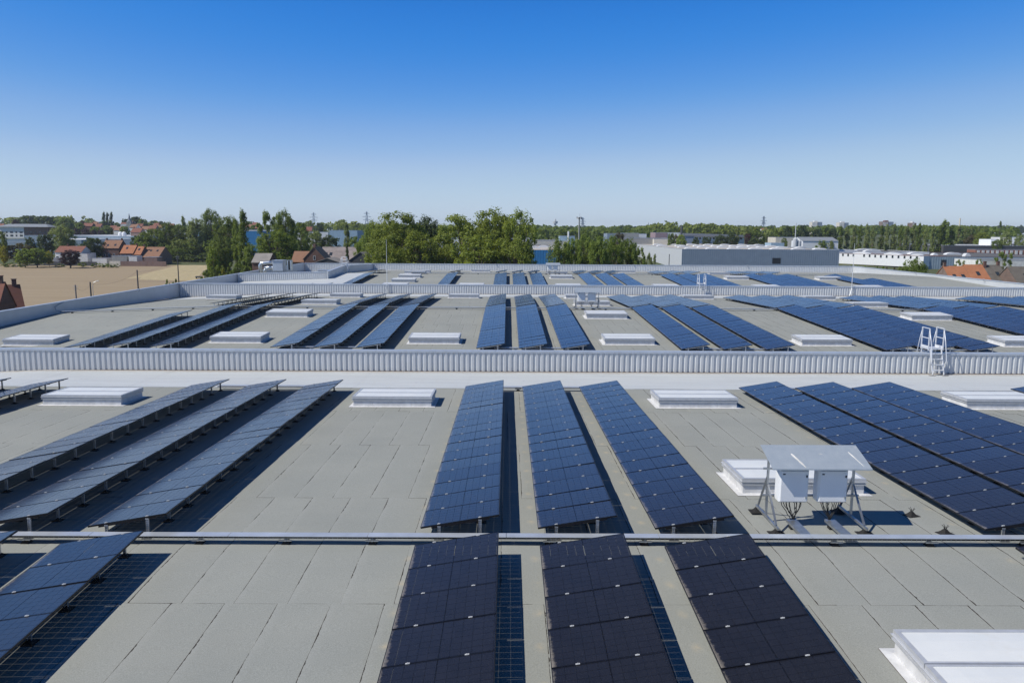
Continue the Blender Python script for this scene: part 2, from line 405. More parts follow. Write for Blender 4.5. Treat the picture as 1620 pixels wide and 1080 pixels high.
# ------------------------------------------------------------------ parapets of ribbed sheet
def sheet_mesh(L, h, ribs, depth, z0=0.0):
    mb = MB(); p = L / ribs; prof = []
    for k in range(ribs):
        a = k * p
        prof += [(a + .00 * p, 0), (a + .26 * p, 0), (a + .42 * p, -depth), (a + .86 * p, -depth), (a + p, 0)]
    prof = [q for i, q in enumerate(prof) if i == 0 or abs(q[0] - prof[i - 1][0]) > 1e-6]
    for i in range(len(prof) - 1):
        (xa, ya), (xb, yb) = prof[i], prof[i + 1]
        mb.quad((xa, ya, z0), (xb, yb, z0), (xb, yb, h), (xa, ya, h))
    return mb
def parapet(label, a, b, ztop, zbot, thick=.3, ribs=4, depth=.048, seg=1.07, step=None, both=True, group='ribbed parapet walls dividing the roof'):
    """a,b: ends (x,y); faces its left normal side (right of a->b is the front)"""
    a = Vector((a[0], a[1])); b = Vector((b[0], b[1])); L = (b - a).length; ang = math.atan2(b.y - a.y, b.x - a.x)
    t = thing('parapet_wall', label, 'parapet', (a.x, a.y, 0), ang, group)
    n = max(1, round(L / seg)); sl = L / n
    f = ztop if callable(ztop) else (lambda s: ztop); g = zbot if callable(zbot) else (lambda s: zbot)
    core = MB(); brk = [0, L] if not callable(ztop) and not callable(zbot) else [L * k / 12 for k in range(13)]
    for s0, s1 in zip(brk, brk[1:]):
        core.hexa([(s0, -thick / 2 + .045, g(s0)), (s1, -thick / 2 + .045, g(s1)), (s1, thick / 2 - .01, g(s1)), (s0, thick / 2 - .01, g(s0)),
                   (s0, -thick / 2 + .045, f(s0) - .03), (s1, -thick / 2 + .045, f(s1) - .03), (s1, thick / 2 - .01, f(s1) - .03), (s0, thick / 2 - .01, f(s0) - .03)])
    obj('wall_core', core.mesh('wall_core', ['cladding']), t)
    cache = {}
    for k in range(n):
        s = (k + .5) * sl; h = round(f(s) - .05, 3); z = round(g(s) + .03, 3)
        key = (h, z)
        if key not in cache: cache[key] = sheet_mesh(sl - .004, h, ribs, depth, z).mesh('cladding_sheet', ['cladding'])
        obj('cladding_sheet', cache[key], t, (k * sl, -thick / 2 + .04, 0))
    cs = 3.0; nc = max(1, round(L / cs)); cl = L / nc
    for k in range(nc):
        s0, s1 = k * cl, (k + 1) * cl - .006; mb = MB(); w = thick / 2 + .035
        def prism(y0, y1, za, zb):
            mb.hexa([(s0, y0, f(s0) + za), (s1, y0, f(s1) + za), (s1, y1, f(s1) + za), (s0, y1, f(s0) + za), (s0, y0, f(s0) + zb), (s1, y0, f(s1) + zb), (s1, y1, f(s1) + zb), (s0, y1, f(s0) + zb)])
        prism(-w, w, -.012, 0); prism(-w, -w + .012, -.10, -.013); prism(w - .012, w, -.10, -.013)
        obj('coping', mb.mesh('coping', ['coping']), t)
    fl = MB()      # flashing foot with a dark shadow gap
    for s0, s1 in zip(brk, brk[1:]):
        fl.hexa([(s0, -thick / 2 - .03, g(s0) + .02), (s1, -thick / 2 - .03, g(s1) + .02), (s1, -thick / 2 + .03, g(s1) + .02), (s0, -thick / 2 + .03, g(s0) + .02),
                 (s0, -thick / 2 + .005, g(s0) + .055), (s1, -thick / 2 + .005, g(s1) + .055), (s1, -thick / 2 + .03, g(s1) + .055), (s0, -thick / 2 + .03, g(s0) + .055)])
    obj('flashing', fl.mesh('flashing', ['sealant']), t)
    return t
zr = lambda Y: (lambda s: roof(XL + s, Y - .01))
parapet('ribbed white parapet wall nearest the camera, crossing the whole roof with a step ladder over it', (XL + .2, W1), (XR - .2, W1), ZP, zr(W1), ribs=4)
parapet('ribbed white parapet wall in the middle, behind the second field of panels', (XL + .2, W2), (XR - .2, W2), ZP, zr(W2), ribs=4)
parapet('farthest ribbed parapet wall, in front of the trees and the grey warehouse', (XL + .2, W3), (XR - .2, W3), ZP, zr(W3), ribs=5, seg=1.5)
parapet('shaded blue-grey parapet along the left edge of the roof', (XL, W3), (XL, YN), ZP, lambda s: roof(XL, W3 - s) - .02, ribs=5, depth=.012, seg=1.2)
parapet('sunlit white parapet along the right edge of the roof', (XR, YN), (XR, W3), ZP, lambda s: roof(XR, YN + s) - .02, ribs=5, depth=.012, seg=1.2)
def rtop(y): return np.interp(y, [RY, 114.4, 137], [.72, 1.05, .30])
parapet('short ribbed parapet in front of the air handling unit', (XL + .2, RY), (RX - .15, RY), lambda s: .38 + .34 * s / 12, lambda s: roof(XL + s, RY), ribs=4)
parapet('shaded humped side parapet right of the air handling unit, under the rear step ladder', (RX, W3 - .2), (RX, RY - .15), lambda s: float(rtop(W3 - .2 - s)), lambda s: roof(RX, W3 - .2 - s), ribs=5, depth=.012, seg=1.2, thick=.3)

# ------------------------------------------------------------------ solar panels
PL, PW, TILT, EL, PP = 1.648, 1.000, R(9.68), .214, 1.012
def panel_mesh():
    mb = MB(); L, Wd = PL, PW; y0 = .006; y1 = y0 + Wd; h = .035; f = .011
    mb.quad((f, y0 + f, h - .002), (L - f, y0 + f, h - .002), (L - f, y1 - f, h - .002), (f, y1 - f, h - .002), 0)
    mb.quad((f, y1 - f, h - .008), (L - f, y1 - f, h - .008), (L - f, y0 + f, h - .008), (f, y0 + f, h - .008), 1)
    mb.box(0, L, y0, y0 + f, 0, h, 2); mb.box(0, L, y1 - f, y1, 0, h, 2)
    mb.box(0, f, y0 + f, y1 - f, 0, h, 2); mb.box(L - f, L, y0 + f, y1 - f, 0, h, 2)
    return mb.mesh('solar_panel', ['glass', 'backglass', 'frame'])
PANEL = panel_mesh()
CX = (.385, 1.245)
def clampmb():
    mb = MB(); mb.box(-.032, .032, -.013, .013, .004, .012); mb.box(-.008, .008, -.008, .008, .012, .02); return mb
M['clampmetal'] = simple('bright_clamp', (.58, .58, .57), .5, .2)
CLAMP = clampmb().mesh('clamp', ['clampmetal'])
def post(h, full=True):
    mb = MB()
    if not full: mb.box(-.022, .022, -.022, .022, .0, h); return mb
    zb = .05
    mb.box(-.03, .03, .012, .018, zb, h); mb.box(-.03, -.024, -.018, .012, zb, h); mb.box(.024, .03, -.018, .012, zb, h)
    k = zb + .03
    while k < h - .04:
        mb.box(-.022, .022, -.012, .0, k, k + .018); k += .045
    mb.box(-.035, .035, -.022, .022, h - .035, h - .004)
    return mb
def foot():
    mb = MB(); i = 0
    mb.box(-.10, .10, -.10, .10, 0, .012)
    for (w0, w1, z0, z1) in ((.075, .06, .012, .03), (.055, .03, .03, .06)):
        mb.hexa([(-w0, -w0, z0), (w0, -w0, z0), (w0, w0, z0), (-w0, w0, z0), (-w1, -w1, z1), (w1, -w1, z1), (w1, w1, z1), (-w1, w1, z1)])
    return mb
FOOT = foot().mesh('rubber_foot', ['rubber'])
HZ = [EL + math.sin(TILT) * c for c in CX]; HX = [math.cos(TILT) * c for c in CX]
POST = [post(h).mesh('mounting_post', ['alu']) for h in HZ]
def rail_mb(): 
    mb = MB(); mb.beam((.22, 0, EL + .22 * math.sin(TILT) - .018), (1.42, 0, EL + 1.42 * math.sin(TILT) - .018), .04, .03, 0); return mb
RAIL = rail_mb().mesh('support_rail', ['frame'])
ORD = ['left', 'middle', 'right']
GN = {-2: 'far left panels', -1: 'left panels', 0: 'centre panels', 1: 'panels right of centre', 2: 'second right group', 3: 'third right group', 4: 'last right group'}
def xrow(g, c): return -1.773 + 11.707 * g + 2.426 * c
prng = random.Random(9)
def solar_row(g, c, ystart, n, far_slope, detail, where):
    x = xrow(g, c); zs = roof(x, ystart + (.02 if far_slope else .02)); 
    lab = '%s row of %s, %s' % (ORD[c], GN[g], where)
    t = thing('solar_panel_row', lab, 'solar panels', (x, ystart, zs), 0, 'rows of tilted solar panels on the roof')
    t.rotation_euler = (-math.atan(SL) if far_slope else math.atan(SL), 0, 0)
    st = MB(); cl = MB()
    for k in range(n + 1):
        if k < n:
            obj('solar_panel', PANEL, t, (0, k * PP, EL), (R(prng.gauss(0, .22)), -TILT + R(prng.gauss(0, .16)), R(prng.gauss(0, .05))))
        yy = k * PP + (.02 if k == 0 else -.02 if k == n else 0)
        for i in (0, 1):
            if detail == 2:
                p = obj('mounting_post', POST[i], t, (HX[i], yy, 0)); obj('rubber_foot', FOOT, p)
                obj('clamp', CLAMP, t, (HX[i] - .035 * math.sin(TILT), yy, HZ[i] + .033), (0, -TILT, 0))
            else:
                mb = post(HZ[i] - .01, False); mb.box(-.09, .09, -.09, .09, 0, .04, 1); st.add(mb, Matrix.Translation((HX[i], yy, 0)))
                if detail == 1: cl.add(clampmb(), Matrix.Translation((HX[i] - .035 * math.sin(TILT), yy, HZ[i] + .033)) @ Matrix.Rotation(-TILT, 4, 'Y'))
        if detail == 2: obj('support_rail', RAIL, t, (0, yy, 0))
        elif detail == 1: st.add(rail_mb(), Matrix.Translation((0, yy, 0)))
    if st.v: tag(obj('mounting_post', st.mesh('mounting_post', ['galv', 'rubber']), t), kind='stuff')
    if cl.v: tag(obj('clamp', cl.mesh('clamp', ['alu']), t), kind='stuff')
    return t
def band(ys, n, far, det, where, specs):
    for g, c in specs: solar_row(g, c, ys, n, far, det, where)
allc = lambda *gs: [(g, c) for g in gs for c in range(3)]
band(14.288 - 8 * PP, 8, False, 2, 'in the foreground before the ridge tray', [(-1, 0), (-1, 1), (-1, 2)] + allc(0) + [(1, 0), (1, 1)])
band(15.217, 17, True, 2, 'between ridge tray and nearest parapet', allc(-2, -1, 0, 1) + [(2, 0), (2, 1)])
Y2 = 61.62 - 18 * PP
for g, c in allc(-2, -1, 0, 1, 2, 3): solar_row(g, c, Y2, 14 if (g, c) == (-2, 0) else 18, False, 1, 'just behind the nearest parapet')
for g, c in allc(-2, -1, 0, 1, 2, 3, 4):
    s = 3 if (g, c) == (-2, 0) else 0; solar_row(g, c, 62.04 + s * PP, 15 - s, True, 1, 'paler, before the middle parapet')
Y3 = 109.9 - 18 * PP
for g, c in [(-2, 0), (-2, 1), (-2, 2), (-1, 2)] + allc(0, 1, 2, 3) + [(4, 0), (4, 1)]: solar_row(g, c, Y3, 12 if (g, c) == (4, 1) else 2 if (g, c) in ((-2, 0), (-2, 1)) else 18, False, 0, 'just behind the middle parapet')
for g, c in [(-2, 2), (-1, 2)] + allc(0, 1, 2, 3): solar_row(g, c, 112.7, 8, True, 0, 'short, before the farthest parapet')

# ------------------------------------------------------------------ skylights
def skylight(label, x, y, fall=False):
    """front left corner of the curb at x,y"""
    z = roof(x + 1.5, y); slope = math.atan(SL) * (1 if roof(x, y + 1) > roof(x, y) else -1)
    t = thing('skylight', label, 'skylight', (x, y, z), 0, 'white roof skylights'); t.rotation_euler = (slope, math.atan(FALL) * -1 if x < FALLX - 1 and False else 0, 0)
    w, d, h = 3.0, 1.75, .24
    fl = MB(); q = .16
    for (a, b_, c_, d_) in (((-q, -q), (w + q, -q), (w, 0), (0, 0)), ((w + q, -q), (w + q, d + q), (w, d), (w, 0)), ((w + q, d + q), (-q, d + q), (0, d), (w, d)), ((-q, d + q), (-q, -q), (0, 0), (0, d))):
        fl.quad((*a, .014), (*b_, .014), (*c_, .03), (*d_, .03))
    fl.box(-q - .004, w + q + .004, -q - .004, d + q + .004, .006, .0125, 1)
    obj('flashing', fl.mesh('flashing', ['curb', 'sealant']), t)
    n = 4
    for k in range(n):
        x0, x1 = w * k / n + .003, w * (k + 1) / n - .003
        for ya, yb in ((0, .03), (d - .03, d)): mb = MB(); mb.box(x0, x1, ya, yb, .02, h); obj('curb_panel', mb.mesh('curb_panel', ['curb']), t)
    for k in range(2):
        for xa, xb in ((0, .03), (w - .03, w)):
            mb = MB(); mb.box(xa, xb, .031 + (d - .062) / 2 * k, .031 + (d - .062) / 2 * (k + 1) - .004, .02, h); obj('curb_panel', mb.mesh('curb_panel', ['curb']), t)
    fr = MB(); e = .05
    def ringbox(o, z0, z1, tk, yo=0, yd=d):
        fr.box(-o, w + o, yo - o, yo - o + tk, z0, z1); fr.box(-o, w + o, yd + o - tk, yd + o, z0, z1)
        fr.box(-o, -o + tk, yo - o + tk, yd + o - tk, z0, z1); fr.box(w + o - tk, w + o, yo - o + tk, yd + o - tk, z0, z1)
    ringbox(.04, h + .003, h + .03, .10); ringbox(.02, h + .033, h + .075, .05); ringbox(.055, h + .078, h + .092, .12)
    obj('base_frame', fr.mesh('base_frame', ['framealu']), t)
    for k in range(2):
        y0, y1 = (.0 if k == 0 else d / 2 + .012), (d / 2 - .012 if k == 0 else d)
        fr = MB(); z0 = h + .095; z1 = h + .17
        tk = .045
        fr.box(-.03, w + .03, y0 - .03 * (k == 0), y0 + tk, z0, z1); fr.box(-.03, w + .03, y1 - tk, y1 + .03 * (k == 1), z0, z1)
        fr.box(-.03, tk, y0 + tk, y1 - tk, z0, z1); fr.box(w - tk, w + .03, y0 + tk, y1 - tk, z0, z1)
        for j in range(6): fr.box(-.032, -.0301, y0 + .1 + j * .12, y0 + .115 + j * .12, z0 + .03, z0 + .045)
        f = obj('vent_frame', fr.mesh('vent_frame', ['framealu']), t)
        g = MB(); m_ = 9; a0, a1 = tk - .002, w - tk + .002; b0, b1 = y0 + tk - .002, y1 - tk + .002
        for i in range(m_):
            for j in range(3):
                def Z(u, v): return z1 - .012 + .022 * (1 - (2 * u - 1) ** 4) * (1 - (2 * v - 1) ** 2)
                P = [(i / m_, j / 3), ((i + 1) / m_, j / 3), ((i + 1) / m_, (j + 1) / 3), (i / m_, (j + 1) / 3)]
                g.quad(*[(a0 + (a1 - a0) * u, b0 + (b1 - b0) * v, Z(u, v)) for u, v in P])
        obj('opal_pane', g.mesh('opal_pane', ['opal'], smooth=True), f)
    return t
LX = {-2: -30.3, -1: -17.85, 0: -5.93, 1: 5.88, 2: 17.8, 3: 30.1, 4: 42.8}
SN = {-2: 'at the far left', -1: 'well left of centre', 0: 'beside centre panels on their left', 1: 'right of centre panels', 2: 'before second right group', 3: 'before third right group', 4: 'near right end'}
for gs, y, txt in (((-1, 0, 1, 2), 29.1, 'by the white gutter'), ((-2, -1, 0, 1, 2, 3), 46.0, 'first line behind nearest parapet'),
                   ((-1, 1, 3), 56.9, 'second line behind nearest parapet'), ((-1, 1, 3), 66.7, 'just beyond the second ridge'),
                   ((-2, -1, 0, 1, 2, 3), 77.5, 'in front of the middle parapet'), ((-1, 0, 1, 2, 3, 4), 93.5, 'right behind the middle parapet'),
                   ((1, 3, 4), 105.8, 'in the line short of the last ridge'), ((1, 3), 114.9, 'beyond the last ridge'), ((0, 2), 126, 'in front of the farthest parapet')):
    for g in gs:
        x = LX[g]
        if g == -1 and y > 90: x = -15.2
        skylight('double skylight %s, %s' % (SN[g], txt), x, y)
for y, txt in ((99.6, 'second'), (105.9, 'third'), (112.3, 'fourth'), (118.8, 'fifth')):
    skylight('white double skylight, %s in a file of five behind middle parapet' % txt, -15.0, y)
skylight('large white double skylight in the gap behind the twin inverter cabinets', 5.83, 18.3)
skylight('closest large white double skylight, cut by the lower right corner', 5.95, 9.25)

# ------------------------------------------------------------------ cable trays
def tray(label, pts, wires=True, step=1.75, h=.12, w=.2, feetoff=.3):
    x0, y0 = pts[0]; x1, y1 = pts[-1]
    t = thing('cable_tray', label, 'cable tray', (x0, y0, roof(x0, y0)), 0, 'covered cable trays lying on the roof')
    def P(x, y, dz): return Vector((x - x0, y - y0, roof(x, y) - roof(x0, y0) + dz))
    cov = 0
    for (xa, ya), (xb, yb) in zip(pts, pts[1:]):
        L = math.hypot(xb - xa, yb - ya); n = max(1, round(L / 3)); 
        for k in range(n):
            a = k / n; b = (k + 1) / n - .01 / L
            pa = P(xa + (xb - xa) * a, ya + (yb - ya) * a, h + .075); pb = P(xa + (xb - xa) * b, ya + (yb - ya) * b, h + .075)
            mb = MB(); mb.beam(pa, pb, w, .008); d = (pb - pa).normalized(); r = d.cross(Vector((0, 0, 1))) * (w / 2)
            for s in (-1, 1): mb.beam(pa + r * s - Vector((0, 0, .004)), pb + r * s - Vector((0, 0, .004)), .005, .012)
            obj('tray_cover', mb.mesh('tray_cover', ['traymetal']), t)
        wm = MB(); nn = int(L / .1)
        pa = P(xa, ya, h); pb = P(xb, yb, h); d = (pb - pa).normalized(); r = d.cross(Vector((0, 0, 1))) * (w / 2 - .004)
        for s in (-1, 1):
            for z in (0, .028): wm.beam(pa + r * s + Vector((0, 0, z)), pb + r * s + Vector((0, 0, z)), .006, .006)
            if wires:
                for i in range(nn):
                    q = pa + (pb - pa) * (i / nn) + r * s; wm.beam(q, q + Vector((0, 0, .05)), .006, .006)
        for q in (-.04, -.015, .012, .04):
            wm.beam(pa + r * (q / w * 2) + Vector((0, 0, .018)), pb + r * (q / w * 2) + Vector((0, 0, .018)), .016, .016, 1)
        tag(obj('wire_basket', wm.mesh('wire_basket', ['galv', 'cable']), t), kind='stuff')
        m = max(1, int(L / step))
        for i in range(m):
            f = (i + feetoff) / m; xx, yy = xa + (xb - xa) * f, ya + (yb - ya) * f
            b = MB(); hh = h - .03
            for (w0, w1, z0, z1) in ((.085, .08, 0, .02), (.07, .045, .02, hh)): b.hexa([(-w0, -w0, z0), (w0, -w0, z0), (w0, w0, z0), (-w0, w0, z0), (-w1, -w1, z1), (w1, -w1, z1), (w1, w1, z1), (-w1, w1, z1)])
            b.box(-.13, .13, -.10, -.06, hh, hh + .022, 1); b.box(-.13, .13, .06, .10, hh, hh + .022, 1); b.box(-.02, .02, -.11, .11, hh, hh + .02, 1)
            obj('support_foot', b.mesh('support_foot', ['rubber', 'galv']), t, P(xx, yy, 0))
    return t
tray('long galvanised cable tray along the nearest ridge, across the lower part of the photo', [(-14, 14.93), (0, 14.93), (15.5, 14.93)], feetoff=.45)
tray('cable tray along the second ridge, running from the left parapet', [(XL + .6, 61.9), (FALLX, 61.83), (40, 61.83)], False, 3.0)
tray('cable tray along the last ridge before the farthest parapet', [(-14, 112.25), (45, 112.25)], False, 4.0)
for g in (-1, 0, 1, 2):
    tray('short cable tray at the near ends of %s behind nearest parapet' % GN[g], [(xrow(g, 0) + 1.0, Y2 + .5), (xrow(g, 2) + .3, Y2 + .5)], False, 2.5)
    if g < 2: tray('short cable tray at far ends of %s by the white gutter' % GN[g], [(xrow(g, 0) + 1.0, 32.7), (xrow(g, 2) + .3, 32.7)], False, 2.5)

# ------------------------------------------------------------------ inverter stands
def inverter_stand(label, x, y, detail=True):
    z = roof(x, y); t = thing('inverter_stand', label, 'inverter stand', (x, y, z), 0, 'inverter stands beside the centre panel group')
    W_ = 1.88; s = .045
    for xx in (0, W_):
        def part(name, a, b, w=s, h=s, m='galv'):
            mb = MB(); mb.beam(a, b, w, h); o = obj(name, mb.mesh(name, [m]), t); return o
        part('base_rail', (xx, -.08, .13), (xx, 1.36, .13), .05, .05)
        part('post', (xx, .72, .156), (xx, .72, 1.50))
        part('strut', (xx, .06, .17), (xx, .69, .85), .04, .03); part('strut', (xx, 1.26, .17), (xx, .75, 1.0), .04, .03)
        part('canopy_bracket', (xx + (.03 if xx == 0 else -.03), .18, 1.375), (xx + (.03 if xx == 0 else -.03), .98, 1.625), .035, .03)
        for k in range(9):
            yy = 0
        for yy in (0, 1.3):
            f = MB(); f.box(-.17, .17, -.13, .13, 0, .014)
            for (w0, w1, z0, z1) in ((.10, .07, .014, .05), (.065, .035, .05, .104)): f.hexa([(-w0, -w0, z0), (w0, -w0, z0), (w0, w0, z0), (-w0, w0, z0), (-w1, -w1, z1), (w1, -w1, z1), (w1, w1, z1), (-w1, w1, z1)])
            obj('rubber_foot', f.mesh('rubber_foot', ['rubber']), t, (xx, yy, 0))
    for zz in (.62, 1.22):
        mb = MB(); mb.beam((-.12, .675, zz), (W_ + .12, .675, zz), .04, .04); obj('cross_rail', mb.mesh('cross_rail', ['galv']), t)
    # canopy sheet
    mb = MB(); a0, a1 = (.14, 1.375), (1.0, 1.655); lx, rx = -.11, W_ + .13
    mb.hexa([(lx, a0[0], a0[1]), (rx, a0[0], a0[1]), (rx, a1[0], a1[1]), (lx, a1[0], a1[1]), (lx, a0[0], a0[1] + .006), (rx, a0[0], a0[1] + .006), (rx, a1[0], a1[1] + .006), (lx, a1[0], a1[1] + .006)])
    mb.box(lx, rx, a0[0] - .004, a0[0] - .0005, a0[1] - .02, a0[1] + .006)
    can = obj('canopy', mb.mesh('canopy', ['canopy']), t)
    if detail:
        for (u0, v0, u1, v1, w0, w1) in ((.27, .62, .34, .05, .035, .018), (.56, .62, .585, .6, .03, .03), (.87, .70, .93, .1, .02, .008), (.97, .9, .985, .88, .03, .02)):
            d = MB(); n = 8; r = random.Random(int(u0 * 99))
            def pt(u, v): 
                yy = a0[0] + (a1[0] - a0[0]) * v; return Vector((lx + (rx - lx) * u, yy, a0[1] + (a1[1] - a0[1]) * v + .010))
            pts = [pt(u0 + (u1 - u0) * i / n, v0 + (v1 - v0) * i / n) for i in range(n + 1)]
            Lp = []; Rp = []
            for i, q in enumerate(pts):
                w = (w0 + (w1 - w0) * i / n) * r.uniform(.7, 1.2) * (.4 if i in (0, n) else 1); Lp.append(q - Vector((w, 0, 0))); Rp.append(q + Vector((w, 0, 0)))
            for i in range(n): d.quad(Lp[i], Rp[i], Rp[i + 1], Lp[i + 1])
            obj('bird_dropping', d.mesh('bird_dropping', ['dropping']), can)
    for bi, bx in enumerate((.13, .97)):
        b = MB(); b.bbox(bx, bx + .63, .36, .64, .56, 1.30, .022)
        box = obj('inverter_cabinet', b.mesh('inverter_cabinet', ['white_paint']), t)
        d = MB(); d.bbox(bx + .02, bx + .61, .335, .362, .585, 1.275, .012); obj('door', d.mesh('door', ['white_paint']), box)
        for zz, mt in ((1.13, 'dark'), (.66, 'galv')):
            k = MB(); k.box(bx + .56, bx + .585, .318, .3345, zz, zz + .05); obj('lock', k.mesh('lock', [mt]), box)
        k = MB(); k.box(bx + .06, bx + .11, .326, .3345, 1.19, 1.215); obj('hinge', k.mesh('hinge', ['dark']), box)
        r = random.Random(bi + 3)
        for j in range(11 if detail else 6):
            sx = bx + .12 + .42 * j / (10 if detail else 5); px_ = bx + .33 + r.uniform(-.06, .06); sy = .50 + r.uniform(-.06, .06)
            pts = []
            for i in range(8):
                f = i / 7; e = f * f * (3 - 2 * f); bulge = math.sin(f * math.pi) * r.uniform(.02, .05) * (1 if j > 5 else -1)
                pts.append((sx + (px_ - sx) * e + bulge, sy + (.40 - sy) * e, .565 - .40 * f))
            c = MB(); c.tube(pts, .009, 5); obj('cable', c.mesh('cable', ['cable'], smooth=True), t)
            p = MB(); p.tube([(sx, sy, .57), (sx, sy, .525)], .013, 6); obj('plug', p.mesh('plug', [('red', 'cable', 'cable', 'blue', 'cable')[j % 5]]), t)
        p = MB(); p.box(bx + .22, bx + .44, -.62, .46, .150, .156); p.box(bx + .22, bx + .225, -.62, .46, .10, .149); p.box(bx + .435, bx + .44, -.62, .46, .10, .149)
        obj('riser_tray', p.mesh('riser_tray', ['galv']), t)
        for yy in (-.3, .3):
            f = MB(); f.box(bx + .25, bx + .41, yy - .07, yy + .07, 0, .05); f.box(bx + .28, bx + .38, yy - .04, yy + .04, .05, .099); obj('support_foot', f.mesh('support_foot', ['rubber']), t)
    return t
inverter_stand('two white inverter cabinets under a sloping metal canopy beside the nearest ridge, closest to camera', 5.73, 15.58)
inverter_stand('two white inverter cabinets under a canopy at the second ridge, seen against the middle parapet', 5.62, 62.7, False)
inverter_stand('smallest pair of white inverter cabinets at the last ridge, against the farthest parapet', 5.7, 113.2, False)
def spare_foot(label, x, y):
    t = thing('rubber_support', label, 'rubber support', (x, y, roof(x, y)), .3, None)
    b = MB(); b.box(-.15, .15, -.12, .12, 0, .014)
    for (w0, w1, z0, z1) in ((.10, .07, .014, .05), (.065, .03, .05, .10)): b.hexa([(-w0, -w0, z0), (w0, -w0, z0), (w0, w0, z0), (-w0, w0, z0), (-w1, -w1, z1), (w1, -w1, z1), (w1, w1, z1), (-w1, w1, z1)])
    obj('base', b.mesh('base', ['rubber']), t)
    b = MB()
    for k in range(5): a = k * 1.26; b.tube([(.02 * math.cos(a), .02 * math.sin(a), .09), (.03 * math.cos(a), .03 * math.sin(a), .15), (.07 * math.cos(a), .07 * math.sin(a), .19)], .006, 5)
    obj('cable_ends', b.mesh('cable_ends', ['cable']), t)
spare_foot('lone black rubber support at the far end of the canopy shadow', 9.2, 16.74)
spare_foot('lone black rubber support just behind the long ridge tray', 9.33, 15.62)

# ------------------------------------------------------------------ step ladders over the parapets
def step_over(label, x, y, rz=0, ztop=ZP, zlow=-.72):
    t = thing('step_over_ladder', label, 'ladder', (x, y, 0), rz, 'step ladders over the parapets')
    W_ = .68; D = .34; zp = ztop + .26
    def part(name, segs, rad=.022, box=None):
        mb = MB()
        for a, b in segs:
            if box: mb.beam(a, b, *box)
            else: mb.tube([a, b], rad, 6)
        return obj(name, mb.mesh(name, ['alu_w']), t)
    pm = MB(); pm.box(-W_ / 2, W_ / 2, -D, D, zp - .06, zp); obj('platform', pm.mesh('platform', ['alu_w']), t)
    for s in (-1, 1):
        xs = s * (W_ / 2 + .02)
        for e in (-1, 1):
            part('post', [((xs, e * D, zp - .10), (xs, e * D, zp + 1.0))], box=(.05, .045))
            xf = s * (W_ / 2 - .06)
            part('stringer', [((xf, e * (D + .01), zp - .02), (xf, e * (D + .42), zlow + .06))], box=(.03, .08))
            fb = MB(); fb.bbox(-.14, .14, -.11, .11, .012, .05, .02); obj('concrete_foot', fb.mesh('concrete_foot', ['concrete']), t, (xf * 1.15, e * (D + .46), zlow))
            hr = MB(); hr.tube([(xs, e * D, zp + .92), (xs, e * (D + .2), zp + .35), (xs, e * (D + .36), zp - .35), (xs, e * (D + .40), zp - .55), (xs, e * (D + .36), zp - .68), (xs * .86, e * (D + .25), zp - .78)], .02, 6)
            obj('handrail', hr.mesh('handrail', ['alu_w'], smooth=True), t)
        part('top_rail', [((xs, -D, zp + .99), (xs, D, zp + .99))]); part('mid_rail', [((xs, -D, zp + .5), (xs, D, zp + .5))])
        part('toe_board', [((xs * .98, -D, zp + .06), (xs * .98, D, zp + .06))], box=(.02, .12))
    for e in (-1, 1):
        H = zp - zlow
        for k in range(1, 5):
            f = k / 5; yy = e * (D + .01 + .41 * f); zz = zp - H * f
            mb = MB(); mb.box(-W_ / 2 + .075, W_ / 2 - .075, yy - .06, yy + .06, zz, zz + .035); obj('tread', mb.mesh('tread', ['alu_w']), t)
    return t
M['alu_w'] = simple('bright_aluminium', (.74, .75, .77), .45, .35, var=.05)
step_over('white aluminium step ladder over the nearest parapet, at the right', 21.35, W1)
step_over('white aluminium step ladder over the middle parapet', 21.55, W2)
step_over('small white step ladder over the humped side parapet at the far left', RX, 115.2, R(90), 1.05, -.1)
# ------------------------------------------------------------------ lightning masts
for (mx, my, top, lb) in ((-13.35, W2 - .3, 5.25, 'thin white lightning mast on the middle parapet, left of centre'), (38.2, W2 - .3, 5.1, 'thin white lightning mast on the middle parapet, at the right')):
    t = thing('lightning_mast', lb, 'mast', (mx, my, roof(mx, my)), 0)
    z0 = -roof(mx, my)
    b = MB(); b.tube([(0, 0, .1), (0, 0, 2.2), (0, 0, z0 + top)], [.035, .032, .014], 8); obj('pole', b.mesh('pole', ['alu_w']), t)
    b = MB()
    for a in (-.28, .28): b.beam((a, -.25, .03), (0, 0, .95), .03, .03); b.beam((a, .12, .03), (a, -.25, .03), .03, .03)
    b.beam((-.28, -.25, .03), (.28, -.25, .03), .03, .03); obj('bracket', b.mesh('bracket', ['galv']), t)
    for a in (-.28, .28): b = MB(); b.bbox(-.12, .12, -.12, .12, .012, .09, .02); obj('concrete_foot', b.mesh('concrete_foot', ['concrete']), t, (a, -.25, 0))
